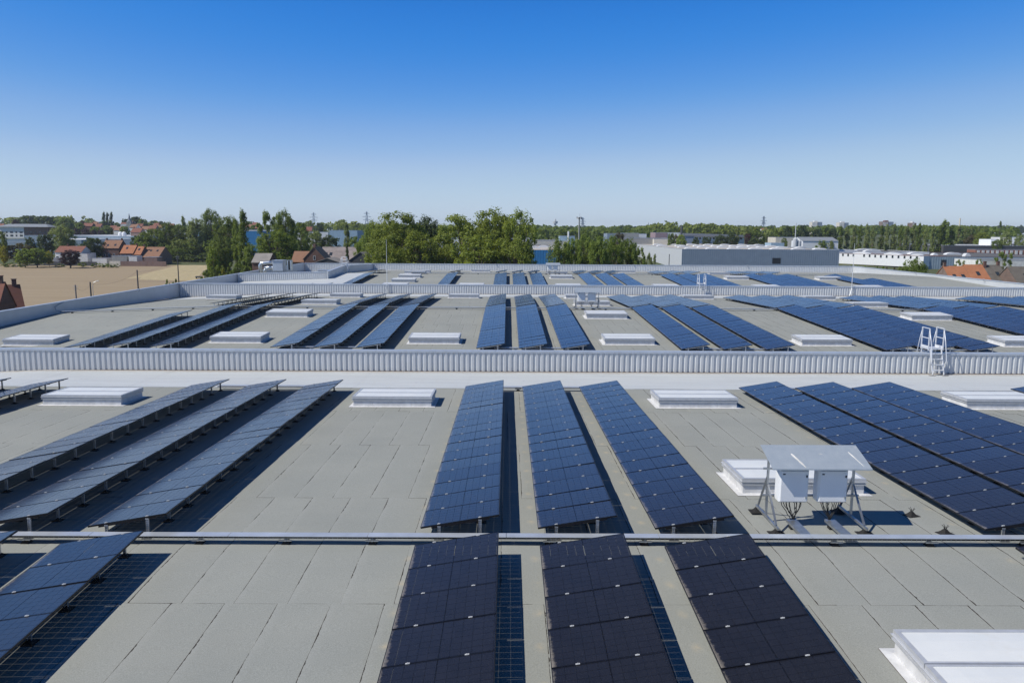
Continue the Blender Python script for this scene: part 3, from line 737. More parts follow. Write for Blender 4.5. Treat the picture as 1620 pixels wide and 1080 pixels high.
# pipe on the left parapet, where the tray climbs it
b = MB(); b.tube([(XL + .75, 61.9, -.35), (XL + .3, 61.9, -.3), (XL + .22, 61.9, .0), (XL + .22, 63.2, .28)], .035, 6)
tag(obj('conduit', b.mesh('conduit', ['galv'])), 'bent grey conduit climbing the left parapet from the cable tray', 'conduit')
for i, (x, y, lb) in enumerate(((-2.1, W3, 'tiny anchor eye on the farthest parapet, behind the centre panels'), (22.6, W3, 'tiny anchor eye on the farthest parapet, in front of the grey warehouse'), (43, W3, 'tiny anchor eye on the farthest parapet below the warehouse opening'),
                               (XR - .1, 117, 'tiny anchor eye on the right parapet, below the hedge'), (XR - .1, 100, 'tiny anchor eye on the right parapet, below the orange roofs'), (XL + .1, 76, 'tiny anchor eye on the left parapet'), (XL + .1, 96.5, 'tiny anchor eye on the left parapet, short of the ducts'))):
    b = MB(); b.beam((0, -.18, -.1), (0, -.3, -.1), .12, .1); b.tube([(0, -.26, -.1), (0, -.30, .02), (0, -.2, .10)], .03, 6)
    o = obj('anchor_eye', b.mesh('anchor_eye', ['galv']), None, (x, y, ZP), (0, 0, 0 if abs(x) < 50 and x > -30 else (R(90) if x < 0 else R(-90))))
    tag(o, lb, 'anchor', 'anchor eyes on the parapets')
# ------------------------------------------------------------------ air handling unit and ducts
M['duct'] = simple('shiny_duct_foil', (.62, .64, .66), .28, .85, var=.1, scale=2)
ax, az = -32.1, roof(-33, 109)
t = thing('air_handling_unit', 'grey air handling unit with two fat silver ducts behind the short left parapet', 'ventilation unit', (ax, 109.5, az))
b = MB(); b.bbox(-.85, .55, -.9, .9, 1.0, 2.42, .03); b.box(-.95, .65, -1.0, 1.0, 2.43, 2.5); obj('casing', b.mesh('casing', ['coping']), t)
for k in range(2):
    b = MB(); zz = 2.05 - k * .72; rr = .27; xe = -2.75 + k * .55
    b.tube([(-.84, -.3, zz + .1), (-1.5, -.3, zz + .1), (-2.2, -.3, zz), (xe + .18, -.3, zz - .02), (xe, -.3, zz - .25), (xe, -.3, .1)], [rr, rr, rr, rr * 1.02, rr, rr], 12)
    obj('duct', b.mesh('duct', ['duct'], smooth=True), t)
b = MB(); b.box(1.05, 1.25, -.6, .3, 1.1, 2.5); b.box(1.5, 1.65, -.6, .3, 1.1, 2.5); b.box(1.26, 1.49, -.4, .3, 1.15, 2.4, 1); obj('louvre_panel', b.mesh('louvre_panel', ['alu', 'dark']), t)
b = MB()
for x in (-.8, .5, 1.2, 2.0): b.beam((x, -.7, 0), (x, -.7, 1.0), .07, .07); b.beam((x, .7, 0), (x, .7, 1.0), .07, .07)
b.beam((-1.2, -.7, .95), (2.4, -.7, .95), .08, .08); b.beam((-1.2, .7, .95), (2.4, .7, .95), .08, .08); obj('support_frame', b.mesh('support_frame', ['galv']), t)
t2 = thing('roof_hatch', 'low grey roof hatch between the air handling unit and the rear parapet', 'hatch', (-30.0, 122, roof(-30, 122)))
b = MB(); b.box(0, 2.6, 0, 1.6, .02, .45); b.box(-.06, 2.66, -.06, 1.66, .451, .52, 1); obj('curb', b.mesh('curb', ['curb', 'alu']), t2)

# ================================================================== trees
GLT = 'trees left of the air handling unit'
OR = ['first', 'second', 'third', 'fourth', 'fifth', 'sixth', 'seventh', 'eighth', 'ninth', 'tenth', 'eleventh', 'twelfth', 'thirteenth', 'fourteenth', 'fifteenth', 'sixteenth', 'seventeenth', 'eighteenth']
def mk_leaf(name, lo, hi, tr=.48):
    t = NT(name); p = t.pos(); a = t.noise(p, .45, 4, .6); b = t.noise(p, 5, 2, .6)
    c = t.mix(t.ramp(a, .3, .7), lo, hi); c = t.mix(t.ramp(b, .4, .8), c, tuple(min(1, x * 1.35) for x in hi))
    hs = t.n('ShaderNodeHueSaturation'); t.t.links.new(c, hs.inputs['Color']); t.set(hs.inputs['Value'], t.math('MULTIPLY_ADD', t.rnd(), .3, .85)); c = hs.outputs[0]
    m = t.fin(c, .6, 0, .3)
    tl = t.n('ShaderNodeBsdfTranslucent'); t.t.links.new(t.mix(1.0, c, (1.35, 1.25, .7), 'MULTIPLY'), tl.inputs[0]); mx = t.n('ShaderNodeMixShader'); mx.inputs[0].default_value = tr
    t.t.links.new(t.b.outputs[0], mx.inputs[1]); t.t.links.new(tl.outputs[0], mx.inputs[2]); t.t.links.new(mx.outputs[0], t.o.inputs[0])
    return m
LEAF = {'mid': mk_leaf('leaf_mid_green', (.105, .150, .030), (.170, .225, .046)),
        'light': mk_leaf('leaf_light_green', (.130, .190, .030), (.200, .260, .048)),
        'willow': mk_leaf('leaf_olive_green', (.155, .200, .034), (.235, .285, .052)),
        'dark': mk_leaf('leaf_dark_green', (.045, .070, .026), (.080, .112, .038)),
        'pale': mk_leaf('leaf_grey_green', (.150, .190, .065), (.235, .280, .10)),
        'copper': mk_leaf('leaf_copper_red', (.028, .012, .014), (.062, .024, .024), .15),
        'yellow': mk_leaf('leaf_yellow', (.20, .20, .02), (.32, .30, .03)),
        'brown': mk_leaf('leaf_brown_green', (.075, .068, .035), (.13, .115, .055))}
BARK = simple('bark', (.13, .105, .075), .9, var=.3, scale=3)
def crown_mesh(shape, seed, n, leaf):
    """leaf cards scattered through many clumps; unit tree 1 m wide and 1 m tall is scaled by ws, hs below"""
    r = np.random.default_rng(seed); K = {'broad': 170, 'column': 46, 'cone': 40, 'bush': 30, 'sparse': 42}[shape]
    cs = []; rad = []
    for i in range(K):
        if shape == 'column':
            z = r.uniform(.10, .97); R_ = .50 * (1 - max(0, (z - .55) / .5) ** 1.6) * (min(1, z / .25)) ** .5; a = r.uniform(0, 6.28); q = R_ * math.sqrt(r.uniform(.05, .62)); cs.append((q * math.cos(a), q * math.sin(a), z)); rad.append((.24 * r.uniform(.6, 1.1), .055 * r.uniform(.8, 1.5)))
        elif shape == 'cone':
            z = r.uniform(.06, .96); R_ = .5 * (1 - z) ** .8; a = r.uniform(0, 6.28); q = R_ * r.uniform(.3, .8); cs.append((q * math.cos(a), q * math.sin(a), z)); rad.append((.06 + R_ * .42, .04))
        else:
            d = r.normal(size=3); d /= (np.abs(d) ** 3).sum() ** (1 / 3); q = r.uniform(.35, 1) ** .5
            lob = 1 + .14 * math.sin(3 * math.atan2(d[1], d[0]) + seed) * (1 - abs(d[2]))
            zc, zh = (.56, .40) if shape == 'broad' else ((.50, .46) if shape == 'bush' else (.60, .36))
            rr = .40 * lob; cs.append((d[0] * rr * q, d[1] * rr * q, zc + d[2] * zh * q * (1.0 if d[2] > 0 else .85)))
            s_ = r.uniform(.55, 1.2) * (.8 if shape == 'sparse' else 1); rad.append((.110 * s_, .060 * s_))
    cs = np.array(cs); rad = np.array(rad); k = r.integers(0, K, n)
    d = r.normal(size=(n, 3)); d /= np.linalg.norm(d, axis=1)[:, None]; q = r.uniform(.15, 1, n) ** .45 * np.where(r.random(n) < .12, 1.3, 1.0)
    P = cs[k] + d * q[:, None] * np.stack([rad[k, 0], rad[k, 0], rad[k, 1]], 1)
    P[:, 2] = np.maximum(P[:, 2], .03)
    return P, d, cs, r
def tree_protos():
    out = {}
    def make(key, shape, seed, W, H, n, leaf):
        P, d, cs, r = crown_mesh(shape, seed, n, leaf)
        P = P * np.array([W, W, H]); N = d + np.array([-.15, 0, .6]) + r.normal(size=d.shape) * .35; N /= np.linalg.norm(N, axis=1)[:, None]
        T = np.cross(N, r.normal(size=d.shape)); T /= np.linalg.norm(T, axis=1)[:, None]; Bv = np.cross(N, T)
        s = leaf * r.uniform(.55, 1.35, len(P))[:, None]
        V = np.stack([P - T * s * .6, P - Bv * s * .42 + T * s * .1, P + T * s * .6, P + Bv * s * .42], 1).reshape(-1, 3)
        me = bpy.data.meshes.new('crown'); nq = len(P)
        me.vertices.add(nq * 4); me.vertices.foreach_set('co', V.ravel().astype(np.float32))
        me.loops.add(nq * 4); me.loops.foreach_set('vertex_index', np.arange(nq * 4, dtype=np.int32))
        me.polygons.add(nq); me.polygons.foreach_set('loop_start', np.arange(0, nq * 4, 4, dtype=np.int32)); me.update(); me.validate()
        mb = MB(); rad0 = H * .022; top = cs[:, 2].max() * H * .9; bend = [(0, 0, -.3)] + [(math.sin(i * 1.7 + seed) * W * .012 * i, math.cos(i * 1.3 + seed) * W * .012 * i, top * i / 6) for i in range(1, 7)]
        mb.tube(bend, [rad0 * (1 - .14 * i) for i in range(7)], 7)
        for i in range(0, len(cs), 3):
            c = cs[i] * np.array([W, W, H]); zb = max(.12 * H, c[2] * .55); f = zb / top; b0 = Vector((bend[min(6, int(f * 6))][0], bend[min(6, int(f * 6))][1], zb)); c = Vector(c); m_ = (b0 + c) / 2 + Vector((0, 0, -.03 * H)) * .5
            mb.tube([b0, m_, c], [rad0 * .42 * (1 - f * .5), rad0 * .26, rad0 * .08], 5)
        out[key] = (me, mb.mesh('trunk', [BARK]), W, H)
    make('broad0', 'broad', 1, 12, 20, 15000, .38); make('broad1', 'broad', 5, 12, 20, 15000, .38); make('willow0', 'broad', 11, 14, 20, 20000, .36)
    make('mid0', 'broad', 2, 12, 14, 4200, .62); make('mid1', 'broad', 8, 12, 14, 4200, .62); make('mid2', 'broad', 17, 12, 14, 4200, .62)
    make('sparse0', 'sparse', 3, 12, 18, 5200, .42); make('column0', 'column', 4, 5, 22, 5200, .42); make('column1', 'column', 9, 5, 22, 3000, .6); make('column2', 'column', 19, 5, 22, 3000, .6)
    make('cone0', 'cone', 6, 7, 13, 4200, .42); make('bush0', 'bush', 7, 8, 6, 4200, .34); make('far0', 'broad', 12, 12, 12, 900, 1.3); make('far1', 'broad', 14, 12, 12, 900, 1.3)
    return out
TP = tree_protos(); TM = {}
trng = random.Random(77)
def tree(kind, mat, px, ptop, Y, wpx, label, group=None, name='tree', pbase=None):
    """px: photo column, ptop: photo row of the top, Y: distance along the view"""
    if group == GLT and 228 < px < 336: Y = max(Y, 372 + (px % 7) * 4)
    x, zt = at(px, ptop, Y); g = gz(Y); W = wpx * Y / FPX; H = max(2.0, zt - g)
    me, tk, w0, h0 = TP[kind]
    if (kind, mat) not in TM:
        m2 = me.copy(); m2.materials.clear(); m2.materials.append(LEAF[mat]); TM[kind, mat] = m2
    t = thing(name, label, {'bush': 'bush', 'hedge': 'hedge'}.get(name, 'tree'), (x, Y, g - .2), 0, group)
    rz = trng.uniform(0, 6.28); s = (W / w0, W / w0, H / h0 * 1.03)
    obj('crown', TM[kind, mat], t, (0, 0, 0), (0, 0, rz), s); obj('trunk', tk, t, (0, 0, 0), (0, 0, rz), s)
    return t
# big trees behind the farthest parapet
GB = 'tall trees behind the farthest parapet'
for a in [('broad0', 'mid', 592, 350, 205, 44, 'dark green tree at the left end of the tall willow clump'), ('willow0', 'willow', 628, 335, 178, 104, 'wide olive green tree, left of the two tallest behind the roof'),
          ('broad1', 'dark', 676, 339, 196, 50, 'dark leafy tree between the two widest olive trees'), ('broad0', 'willow', 662, 366, 172, 70, 'lower olive tree in front of the dark leafy tree'),
          ('willow0', 'willow', 730, 339, 186, 92, 'airy olive tree with bare limbs, just right of the gap'), ('broad1', 'willow', 776, 328, 188, 84, 'tallest olive tree behind the centre of the roof'),
          ('broad0', 'willow', 820, 333, 182, 62, 'olive tree at the right end beside the blue hall'), ('broad1', 'willow', 758, 368, 170, 92, 'low dense olive tree below the tallest crown'),
          ('broad0', 'willow', 816, 378, 168, 66, 'low bushy olive tree beside the blue hall'), ('broad1', 'willow', 610, 384, 165, 66, 'low olive tree behind the left part of the last parapet'), ('broad1', 'willow', 702, 388, 176, 44, 'small olive tree filling the gap between the wide trees')]: tree(*a, group=GB)
for i, (px, pt, w, k, m) in enumerate([(886, 379, 42, 'broad0', 'mid'), (905, 374, 36, 'broad1', 'light'), (927, 371, 44, 'broad0', 'mid'), (950, 370, 42, 'broad1', 'light'), (972, 373, 40, 'broad0', 'mid'), (993, 375, 40, 'broad1', 'mid'), (1012, 387, 30, 'sparse0', 'mid'), (1030, 396, 22, 'sparse0', 'pale')]):
    tree(k, m, px, pt, 168 + (i % 3) * 5, w, 'fresh green tree, %s from the left in the clump before the grey warehouse' % ('first', 'second', 'third', 'fourth', 'fifth', 'sixth', 'seventh', 'eighth')[i], 'fresh green clump before the grey warehouse')
# left hand trees
GLT = 'trees left of the air handling unit'
for a in [('sparse0', 'mid', 425, 329, 232, 46, 'tall open tree rising above the air handling unit'), ('broad0', 'mid', 450, 333, 238, 40, 'leafy right half of the tall open tree pair'), ('broad1', 'mid', 436, 362, 226, 66, 'lower dense tree under the tall open tree'),
          ('mid0', 'mid', 474, 352, 300, 34, 'green tree right of the tall open tree'), ('mid1', 'pale', 498, 364, 330, 34, 'greyish tree above the brick barn'), ('mid2', 'dark', 522, 371, 330, 36, 'dark round tree above the mottled barn roof'),
          ('column0', 'pale', 548, 352, 300, 11, 'thin pale poplar in front of the blue-white hall'), ('mid0', 'mid', 560, 374, 300, 26, 'green tree right of the thin pale poplar'), ('broad0', 'light', 576, 374, 225, 36, 'bright green round tree at the edge of the willow clump'),
          ('cone0', 'dark', 549, 387, 206, 15, 'small dark conifer before the mottled barn roof'), ('column0', 'mid', 384, 334, 215, 21, 'tall narrow poplar at the end of the field'), ('broad1', 'mid', 398, 384, 205, 30, 'green tree behind the ducts'),
          ('column0', 'mid', 372, 346, 236, 15, 'second narrow poplar beside the tallest one'), ('broad0', 'mid', 346, 384, 232, 40, 'round two-tone green tree at the field corner'), ('mid0', 'light', 336, 393, 222, 22, 'light green young tree at the field corner'),
          ('broad1', 'mid', 358, 340, 300, 44, 'tall green tree behind the field corner'), ('broad0', 'mid', 333, 331, 320, 36, 'highest crown in the left tree belt'), ('broad1', 'pale', 310, 344, 326, 32, 'rounded crown left of the highest one'),
          ('column1', 'pale', 289, 342, 500, 10, 'far slim poplar rising over the belt'), ('broad0', 'mid', 285, 356, 330, 38, 'broad tree above the right end of the houses'), ('broad1', 'mid', 264, 350, 350, 28, 'upright tree behind the brick row'),
          ('broad0', 'light', 240, 362, 360, 44, 'yellow-green tree behind the brick row'), ('broad1', 'mid', 306, 374, 300, 50, 'wide tree in the middle of the left belt'), ('broad0', 'mid', 332, 373, 290, 44, 'wide tree right in the left belt'), ('broad1', 'mid', 280, 392, 300, 34, 'low tree beside the brick row'),
          ('mid1', 'mid', 224, 372, 380, 26, 'tree behind the chimneys of the brick row'), ('broad0', 'pale', 98, 357, 385, 42, 'tall pale willow left of the houses'), ('mid0', 'dark', 47, 375, 350, 19, 'dark pine left of the pale willow'), ('mid1', 'dark', 70, 370, 350, 27, 'larger dark pine beside the pale willow'),
          ('mid2', 'brown', 28, 384, 335, 46, 'grey-brown leafing tree at the left edge'), ('mid0', 'light', 38, 393, 318, 30, 'light green tree by the field at the left'), ('mid1', 'mid', 57, 392, 320, 38, 'green tree by the field beside the light one'), ('mid2', 'yellow', 76, 396, 326, 13, 'small yellow flowering tree'),
          ('mid0', 'mid', 1, 366, 330, 18, 'tree cut by the left edge of the photo'), ('mid1', 'yellow', 5, 387, 326, 13, 'yellow shrub at the left edge'), ('broad1', 'copper', 110, 394, 316, 34, 'copper beech in front of the white house'), ('mid0', 'dark', 146, 376, 352, 42, 'dark tree left of the brick house'),
          ('mid2', 'dark', 213, 372, 420, 16, 'small dark tree by the blue-grey shed'), ('mid0', 'copper', 24, 347, 700, 16, 'copper tree at the far left village edge'), ('mid2', 'copper', 128, 349, 760, 18, 'copper tree at the end of the far wood')]: tree(*a, group=GLT)
for i, (px, pt, w) in enumerate([(120, 361, 14), (135, 361, 14), (147, 364, 12), (160, 364, 13)]): tree('far0', 'copper', px, pt, 640, w, 'copper tree, %s from the left in the dark red row' % ('first', 'second', 'third', 'fourth')[i], 'dark red tree row')
for i, px in enumerate((164, 170, 176)): tree('column1', 'dark', px, 335.5 + i % 2, 720, 7.5, 'dark village poplar, %s of three left of the church' % ('left', 'middle', 'right')[i], 'three dark poplars')
for i, (px, pt, w, Y, m) in enumerate([(46, 341, 42, 800, 'dark'), (74, 342, 36, 800, 'dark'), (100, 344, 32, 740, 'mid'), (126, 352, 16, 720, 'light'), (150, 358, 18, 690, 'light'), (168, 357, 20, 680, 'mid'), (200, 346, 18, 820, 'dark'), (214, 343, 26, 820, 'dark'), (225, 347, 20, 810, 'mid'), (243, 349, 22, 840, 'mid'), (255, 350, 16, 840, 'dark'), (196, 358, 16, 650, 'light'), (393, 350, 22, 800, 'mid'), (402, 356, 20, 700, 'mid'), (490, 349, 20, 760, 'pale'), (476, 352, 14, 760, 'dark'), (505, 352, 14, 720, 'dark'), (184, 352, 14, 760, 'mid')]):
    tree('far%d' % (i % 2), m, px, pt, Y, w, 'distant %s crown on the left skyline, %s in line' % ({'mid': 'green', 'light': 'light green', 'pale': 'pale', 'dark': 'dark green'}[m], OR[i]), 'distant skyline crowns at the left')
for i, (px, pt, m) in enumerate(((258, 380, 'mid'), (270, 386, 'mid'), (283, 378, 'pale'), (296, 384, 'mid'), (308, 380, 'mid'), (320, 384, 'dark'), (331, 380, 'mid'), (343, 376, 'mid'), (362, 372, 'mid'))): tree('mid%d' % (i % 3), m, px, pt, 378 if px < 336 else 300, 27, 'lower tree filling the left belt, %s from the brick gable' % OR[i], 'lower trees of the left belt')
# middle distance on the right
for a in [('mid0', 'mid', 926, 364, 420, 18, 'round tree behind the lamp tower'), ('mid1', 'dark', 945, 366, 430, 20, 'dark tree right of the lamp tower'), ('mid2', 'brown', 980, 367, 430, 22, 'brownish tree before the low factory'), ('mid0', 'light', 1078, 371, 430, 17, 'bright green round tree beside the curved roof office'),
          ('mid1', 'mid', 1062, 368, 440, 13, 'small green tree left of the bright one'), ('mid2', 'brown', 1070, 370, 460, 12, 'leafing tree at the foot of the dark chimney'), ('mid0', 'dark', 1101, 375, 470, 12, 'small dark pine before the curved roof office'), ('mid1', 'dark', 1118, 374, 470, 16, 'second dark pine before the office'),
          ('mid2', 'dark', 1140, 371, 470, 24, 'third dark pine before the office'), ('mid0', 'dark', 1158, 369, 470, 22, 'broad dark pine at the end of the office'), ('column1', 'pale', 1166, 359, 480, 9, 'slim pale poplar at the end of the office'), ('column2', 'pale', 1182, 357, 480, 10, 'second slim pale poplar'),
          ('mid1', 'copper', 1183, 369, 470, 11, 'dark red tree between the poplars'), ('mid2', 'mid', 1197, 364, 480, 26, 'broad green tree right of the dark red one'), ('mid0', 'dark', 1192, 376, 460, 16, 'low dark tree below the dark red one'), ('mid1', 'pale', 1214, 368, 490, 20, 'greyish tree before the far hall'),
          ('mid2', 'dark', 1224, 371, 480, 11, 'small dark conifer before the brown hall'), ('column1', 'mid', 1228, 362, 520, 8, 'slim poplar over the brown hall'), ('mid0', 'mid', 1241, 376, 440, 12, 'small tree left of the silos'), ('mid1', 'mid', 1300, 379, 400, 20, 'leafing tree at the white shed'), ('mid2', 'pale', 1315, 380, 400, 12, 'small pale tree at the end of the white shed'),
          ('broad0', 'mid', 1447, 409, 172, 46, 'round dark green tree just behind the right parapet'), ('broad1', 'brown', 1428, 420, 176, 24, 'brownish shrub tree left of the round tree'), ('sparse0', 'mid', 1590, 395, 232, 30, 'thin tree in front of the low striped hall'), ('sparse0', 'pale', 1520, 408, 230, 20, 'bare leafing tree before the blue-grey hall'), ('sparse0', 'pale', 1550, 407, 232, 16, 'second leafing tree before the blue-grey hall'),
          ('mid0', 'brown', 1540, 372, 500, 26, 'autumn-toned tree behind the dark hall'), ('mid1', 'willow', 1555, 367, 490, 26, 'olive round tree behind the dark hall'), ('mid2', 'mid', 1577, 378, 440, 16, 'green tree left of the white sheds'), ('mid0', 'pale', 1592, 366, 450, 20, 'grey-green tree at the white sheds'), ('mid1', 'pale', 1613, 372, 450, 16, 'pale tree at the right edge'), ('column1', 'mid', 1583, 350, 800, 6, 'far poplar over the right skyline')]: tree(*a, group='trees among the right-hand halls')
pp = random.Random(21)
pcols = [1331, 1341, 1351, 1362, 1373, 1383, 1394, 1405, 1416, 1427, 1437, 1447, 1457, 1467, 1477, 1487]
for i, px in enumerate(pcols): tree('column%d' % (1 + i % 2), 'pale' if i % 3 else 'mid', px + pp.uniform(-1.5, 1.5), 357 - i * .15 + pp.uniform(-2, 2), 440 + pp.uniform(-8, 8), 9.6, 'poplar, %s from the left in the long row' % OR[i], 'long row of poplars at the right')
tree('column1', 'mid', 1497, 348.5, 445, 17, 'tallest poplar, at the right end of the long row', 'long row of poplars at the right'); tree('column2', 'mid', 1506, 355, 448, 13, 'last poplar of the long row, beside the tallest', 'long row of poplars at the right')
for i, px in enumerate((1518, 1528, 1537, 1547, 1558)): tree('column%d' % (1 + i % 2), 'pale', px, 357 + i, 520, 11, 'paler poplar behind the dark hall, %s from left' % OR[i], 'paler poplars behind the dark hall')
for i, px in enumerate((1246, 1256, 1270, 1283, 1294, 1307, 1318)): tree('far%d' % (i % 2), ('dark', 'mid', 'dark', 'pale')[i % 4], px, (357, 360, 356, 360, 362, 358, 361)[i], 600, 16, 'rounded tree behind the white shed, %s from the left' % OR[i], 'belt of rounded trees behind the white shed')
# bushes and hedges
for i, (px, pt, Y, w, m) in enumerate([(340, 416, 215, 22, 'mid'), (356, 417, 212, 18, 'willow'), (352, 421, 205, 8, 'yellow'), (325, 424, 190, 20, 'mid'), (268, 438, 150, 16, 'mid'), (280, 437, 150, 16, 'mid'), (392, 405, 200, 22, 'dark'), (372, 408, 205, 24, 'mid'),
                                        (150, 415, 322, 14, 'mid'), (162, 415, 322, 16, 'willow'), (175, 416, 322, 16, 'mid'), (184, 417, 322, 10, 'mid'), (12, 414, 322, 22, 'mid'), (34, 417, 322, 14, 'mid'), (130, 413, 326, 14, 'light'), (95, 416, 322, 14, 'mid')]):
    tree('bush0', m, px, pt, Y, w, 'low %s bush along the brown field, %s of its line' % ({'mid': 'green', 'light': 'light green', 'willow': 'olive', 'yellow': 'yellow', 'dark': 'dark'}[m], OR[i % 18] if i < 18 else 'last'), 'bushes along the field', 'bush')
for i, px in enumerate((1348, 1360, 1372, 1384, 1396, 1408, 1418)): tree('bush0', 'light' if i < 5 else 'brown', px, 415.5 + i * .6, 190 - i * 2, 17, 'clipped hedge stretch, %s from left, behind the right parapet' % OR[i], 'hedge behind the right parapet', 'hedge')
for i in range(9): tree('bush0', ('mid', 'dark')[i % 2], 266 + i * 9, 399 + (i % 3) * 2, 366 + i % 4, 20, 'shrub at the foot of the left tree belt, %s from the brick gable' % OR[i], 'shrubs under the left tree belt', 'bush')

# distant woods: one leafy mass each
def wood(name, label, x0, x1, tops, Y, depth, mat, leaf=2.0, dens=1.0):
    r = np.random.default_rng(int(abs(x0)) + int(Y)); V = []
    X0, _ = at(x0, 360, Y); X1, _ = at(x1, 360, Y); n = int((X1 - X0) / 7 * dens) * 3
    for i in range(n):
        X = r.uniform(X0, X1); yy = Y + r.uniform(0, depth); px = 810 + (X - 0) / Y * FPX
        tp = np.interp(px, [p for p, _ in tops], [q for _, q in tops]) + r.uniform(0, 3.2) + (3 if yy < Y + depth * .4 else 0) * r.random()
        _, zt = at(px, tp, yy); g = gz(yy); rad = r.uniform(4, 7.5); m = 42
        hz_ = max(5, zt - g); c = np.array([X, yy, g + hz_ * .55])
        d = r.normal(size=(m, 3)); d /= np.linalg.norm(d, axis=1)[:, None]; d[:, 2] = np.abs(d[:, 2]) * r.choice([1, 1, 1, -.6], m)
        P = c + d * np.array([rad, rad, hz_ * .45]) * r.uniform(.8, 1.0, (m, 1)); N = d + r.normal(size=d.shape) * .5; N /= np.linalg.norm(N, axis=1)[:, None]
        T = np.cross(N, r.normal(size=d.shape)); T /= np.linalg.norm(T, axis=1)[:, None]; Bv = np.cross(N, T); s = leaf * r.uniform(.7, 1.4, (m, 1))
        V.append(np.stack([P - T * s, P - Bv * s * .8, P + T * s, P + Bv * s * .8], 1).reshape(-1, 3))
    V = np.concatenate(V); nq = len(V) // 4; me = bpy.data.meshes.new(name); me.vertices.add(len(V)); me.vertices.foreach_set('co', V.ravel().astype(np.float32))
    me.loops.add(len(V)); me.loops.foreach_set('vertex_index', np.arange(len(V), dtype=np.int32)); me.polygons.add(nq); me.polygons.foreach_set('loop_start', np.arange(0, len(V), 4, dtype=np.int32)); me.update()
    me.materials.append(LEAF[mat]); o = obj(name, me); tag(o, label, kind='stuff'); return o
wood('distant_wood', 'even dark green wood along the right skyline', 850, 1640, [(850, 355), (900, 356), (960, 357.5), (1000, 356), (1100, 355), (1245, 357), (1300, 357), (1400, 356), (1500, 356), (1620, 356)], 900, 160, 'mid')
wood('distant_wood', 'lighter rounded wood behind the curved roof office', 1020, 1260, [(1020, 358), (1060, 351), (1085, 349), (1100, 352), (1120, 352), (1135, 354), (1150, 351), (1160, 355), (1200, 357), (1260, 360)], 720, 60, 'willow', 1.6)
wood('distant_wood', 'nearer dark trees behind the lamp tower', 855, 1060, [(855, 358), (1060, 361)], 620, 60, 'mid', 1.5)
wood('distant_wood', 'pale wood on the left skyline above the apartment block', -30, 120, [(-30, 344), (20, 341), (60, 341), (100, 339), (118, 346)], 980, 90, 'pale')
wood('distant_wood', 'rounded light wood between the pylons', 498, 572, [(495, 356), (515, 350), (535, 346.5), (560, 350), (575, 355)], 760, 60, 'willow', 1.6)
wood('distant_wood', 'low wooded horizon behind the village', -60, 900, [(-60, 357), (250, 355), (400, 354), (500, 353), (600, 353), (860, 356)], 1300, 150, 'mid', 2.4, .7)
wood('distant_wood', 'wood behind the right-hand halls', 1480, 1640, [(1480, 357), (1560, 355), (1590, 357), (1640, 356)], 620, 80, 'mid', 1.5)
wood('distant_wood', 'hazy wooded horizon at the right', 850, 1700, [(850, 357), (1300, 356), (1700, 357)], 1700, 200, 'dark', 3.0, .6)
wood('distant_wood', 'tree belt behind the tall willow clump', 560, 860, [(560, 357), (700, 358), (860, 359)], 500, 80, 'mid', 1.4)

# ================================================================== buildings
def wallmat(name, c, var=.12, scale=1.0): return simple(name, c, .85, var=var, scale=scale, world=True)
def mk_brick(name, a, b):
    t = NT(name); br = t.n('ShaderNodeTexBrick'); mp = t.n('ShaderNodeMapping'); mp.inputs['Rotation'].default_value = (R(90), 0, 0)
    t.t.links.new(t.objc(), mp.inputs[0]); t.t.links.new(mp.outputs[0], br.inputs['Vector'])
    br.inputs['Color1'].default_value = a + (1,); br.inputs['Color2'].default_value = b + (1,); br.inputs['Mortar'].default_value = (.22, .19, .16, 1); br.inputs['Scale'].default_value = 2.2
    n = t.noise(t.pos(), .8, 4, .6); c = t.mix(t.ramp(n, .3, .7), br.outputs[0], t.mix(1.0, br.outputs[0], (.75, .72, .7), 'MULTIPLY')); return t.fin(c, .9)
def mk_tile(name, a, b):
    t = NT(name); n = t.noise(t.pos(), .9, 4, .7); w = t.n('ShaderNodeTexWave'); w.bands_direction = 'Z'; w.inputs['Scale'].default_value = 1.4; w.inputs['Distortion'].default_value = 1; t.t.links.new(t.objc(), w.inputs[0])
    c = t.mix(t.ramp(n, .3, .7), a, b); c = t.mix(t.math('MULTIPLY', w.outputs[1], .35), c, tuple(x * .6 for x in a)); return t.fin(c, .85)
M['brick'] = mk_brick('dull_red_brick', (.19, .085, .06), (.13, .065, .05)); M['pinkbrick'] = mk_brick('weathered_pink_brick', (.30, .20, .17), (.24, .15, .13))
M['tile'] = mk_tile('orange_clay_tiles', (.34, .135, .065), (.46, .19, .09)); M['tile2'] = mk_tile('brown_orange_tiles', (.24, .125, .075), (.31, .165, .10)); M['tile3'] = mk_tile('dark_brown_tiles', (.11, .095, .08), (.17, .15, .125)); M['redtile'] = mk_tile('dull_red_tiles', (.20, .075, .05), (.27, .11, .075))
M['oldtile'] = mk_tile('old_dark_red_tiles', (.12, .045, .032), (.16, .065, .045))
M['render'] = wallmat('white_render', (.70, .69, .66)); M['cream'] = wallmat('cream_render', (.62, .58, .50)); M['grey_wall'] = wallmat('grey_wall', (.30, .30, .29)); M['whitewall'] = wallmat('white_steel_wall', (.72, .73, .74), .04)
M['bluegrey'] = wallmat('blue_grey_cladding', (.22, .275, .35), .06, .4); M['bluegrey2'] = wallmat('pale_blue_grey_cladding', (.26, .33, .39), .10, .5); M['palegrey'] = wallmat('pale_grey_cladding', (.48, .50, .52), .04)
M['roofpale'] = wallmat('pale_gravel_roof', (.46, .42, .37), .2, .08); M['roofdark'] = wallmat('dark_felt_roof', (.12, .115, .11), .2, .1); M['roofwhite'] = wallmat('white_sheet_roof', (.66, .67, .68), .08, .1); M['blueclad'] = wallmat('bright_blue_cladding', (.03, .19, .42), .12, 1.0)
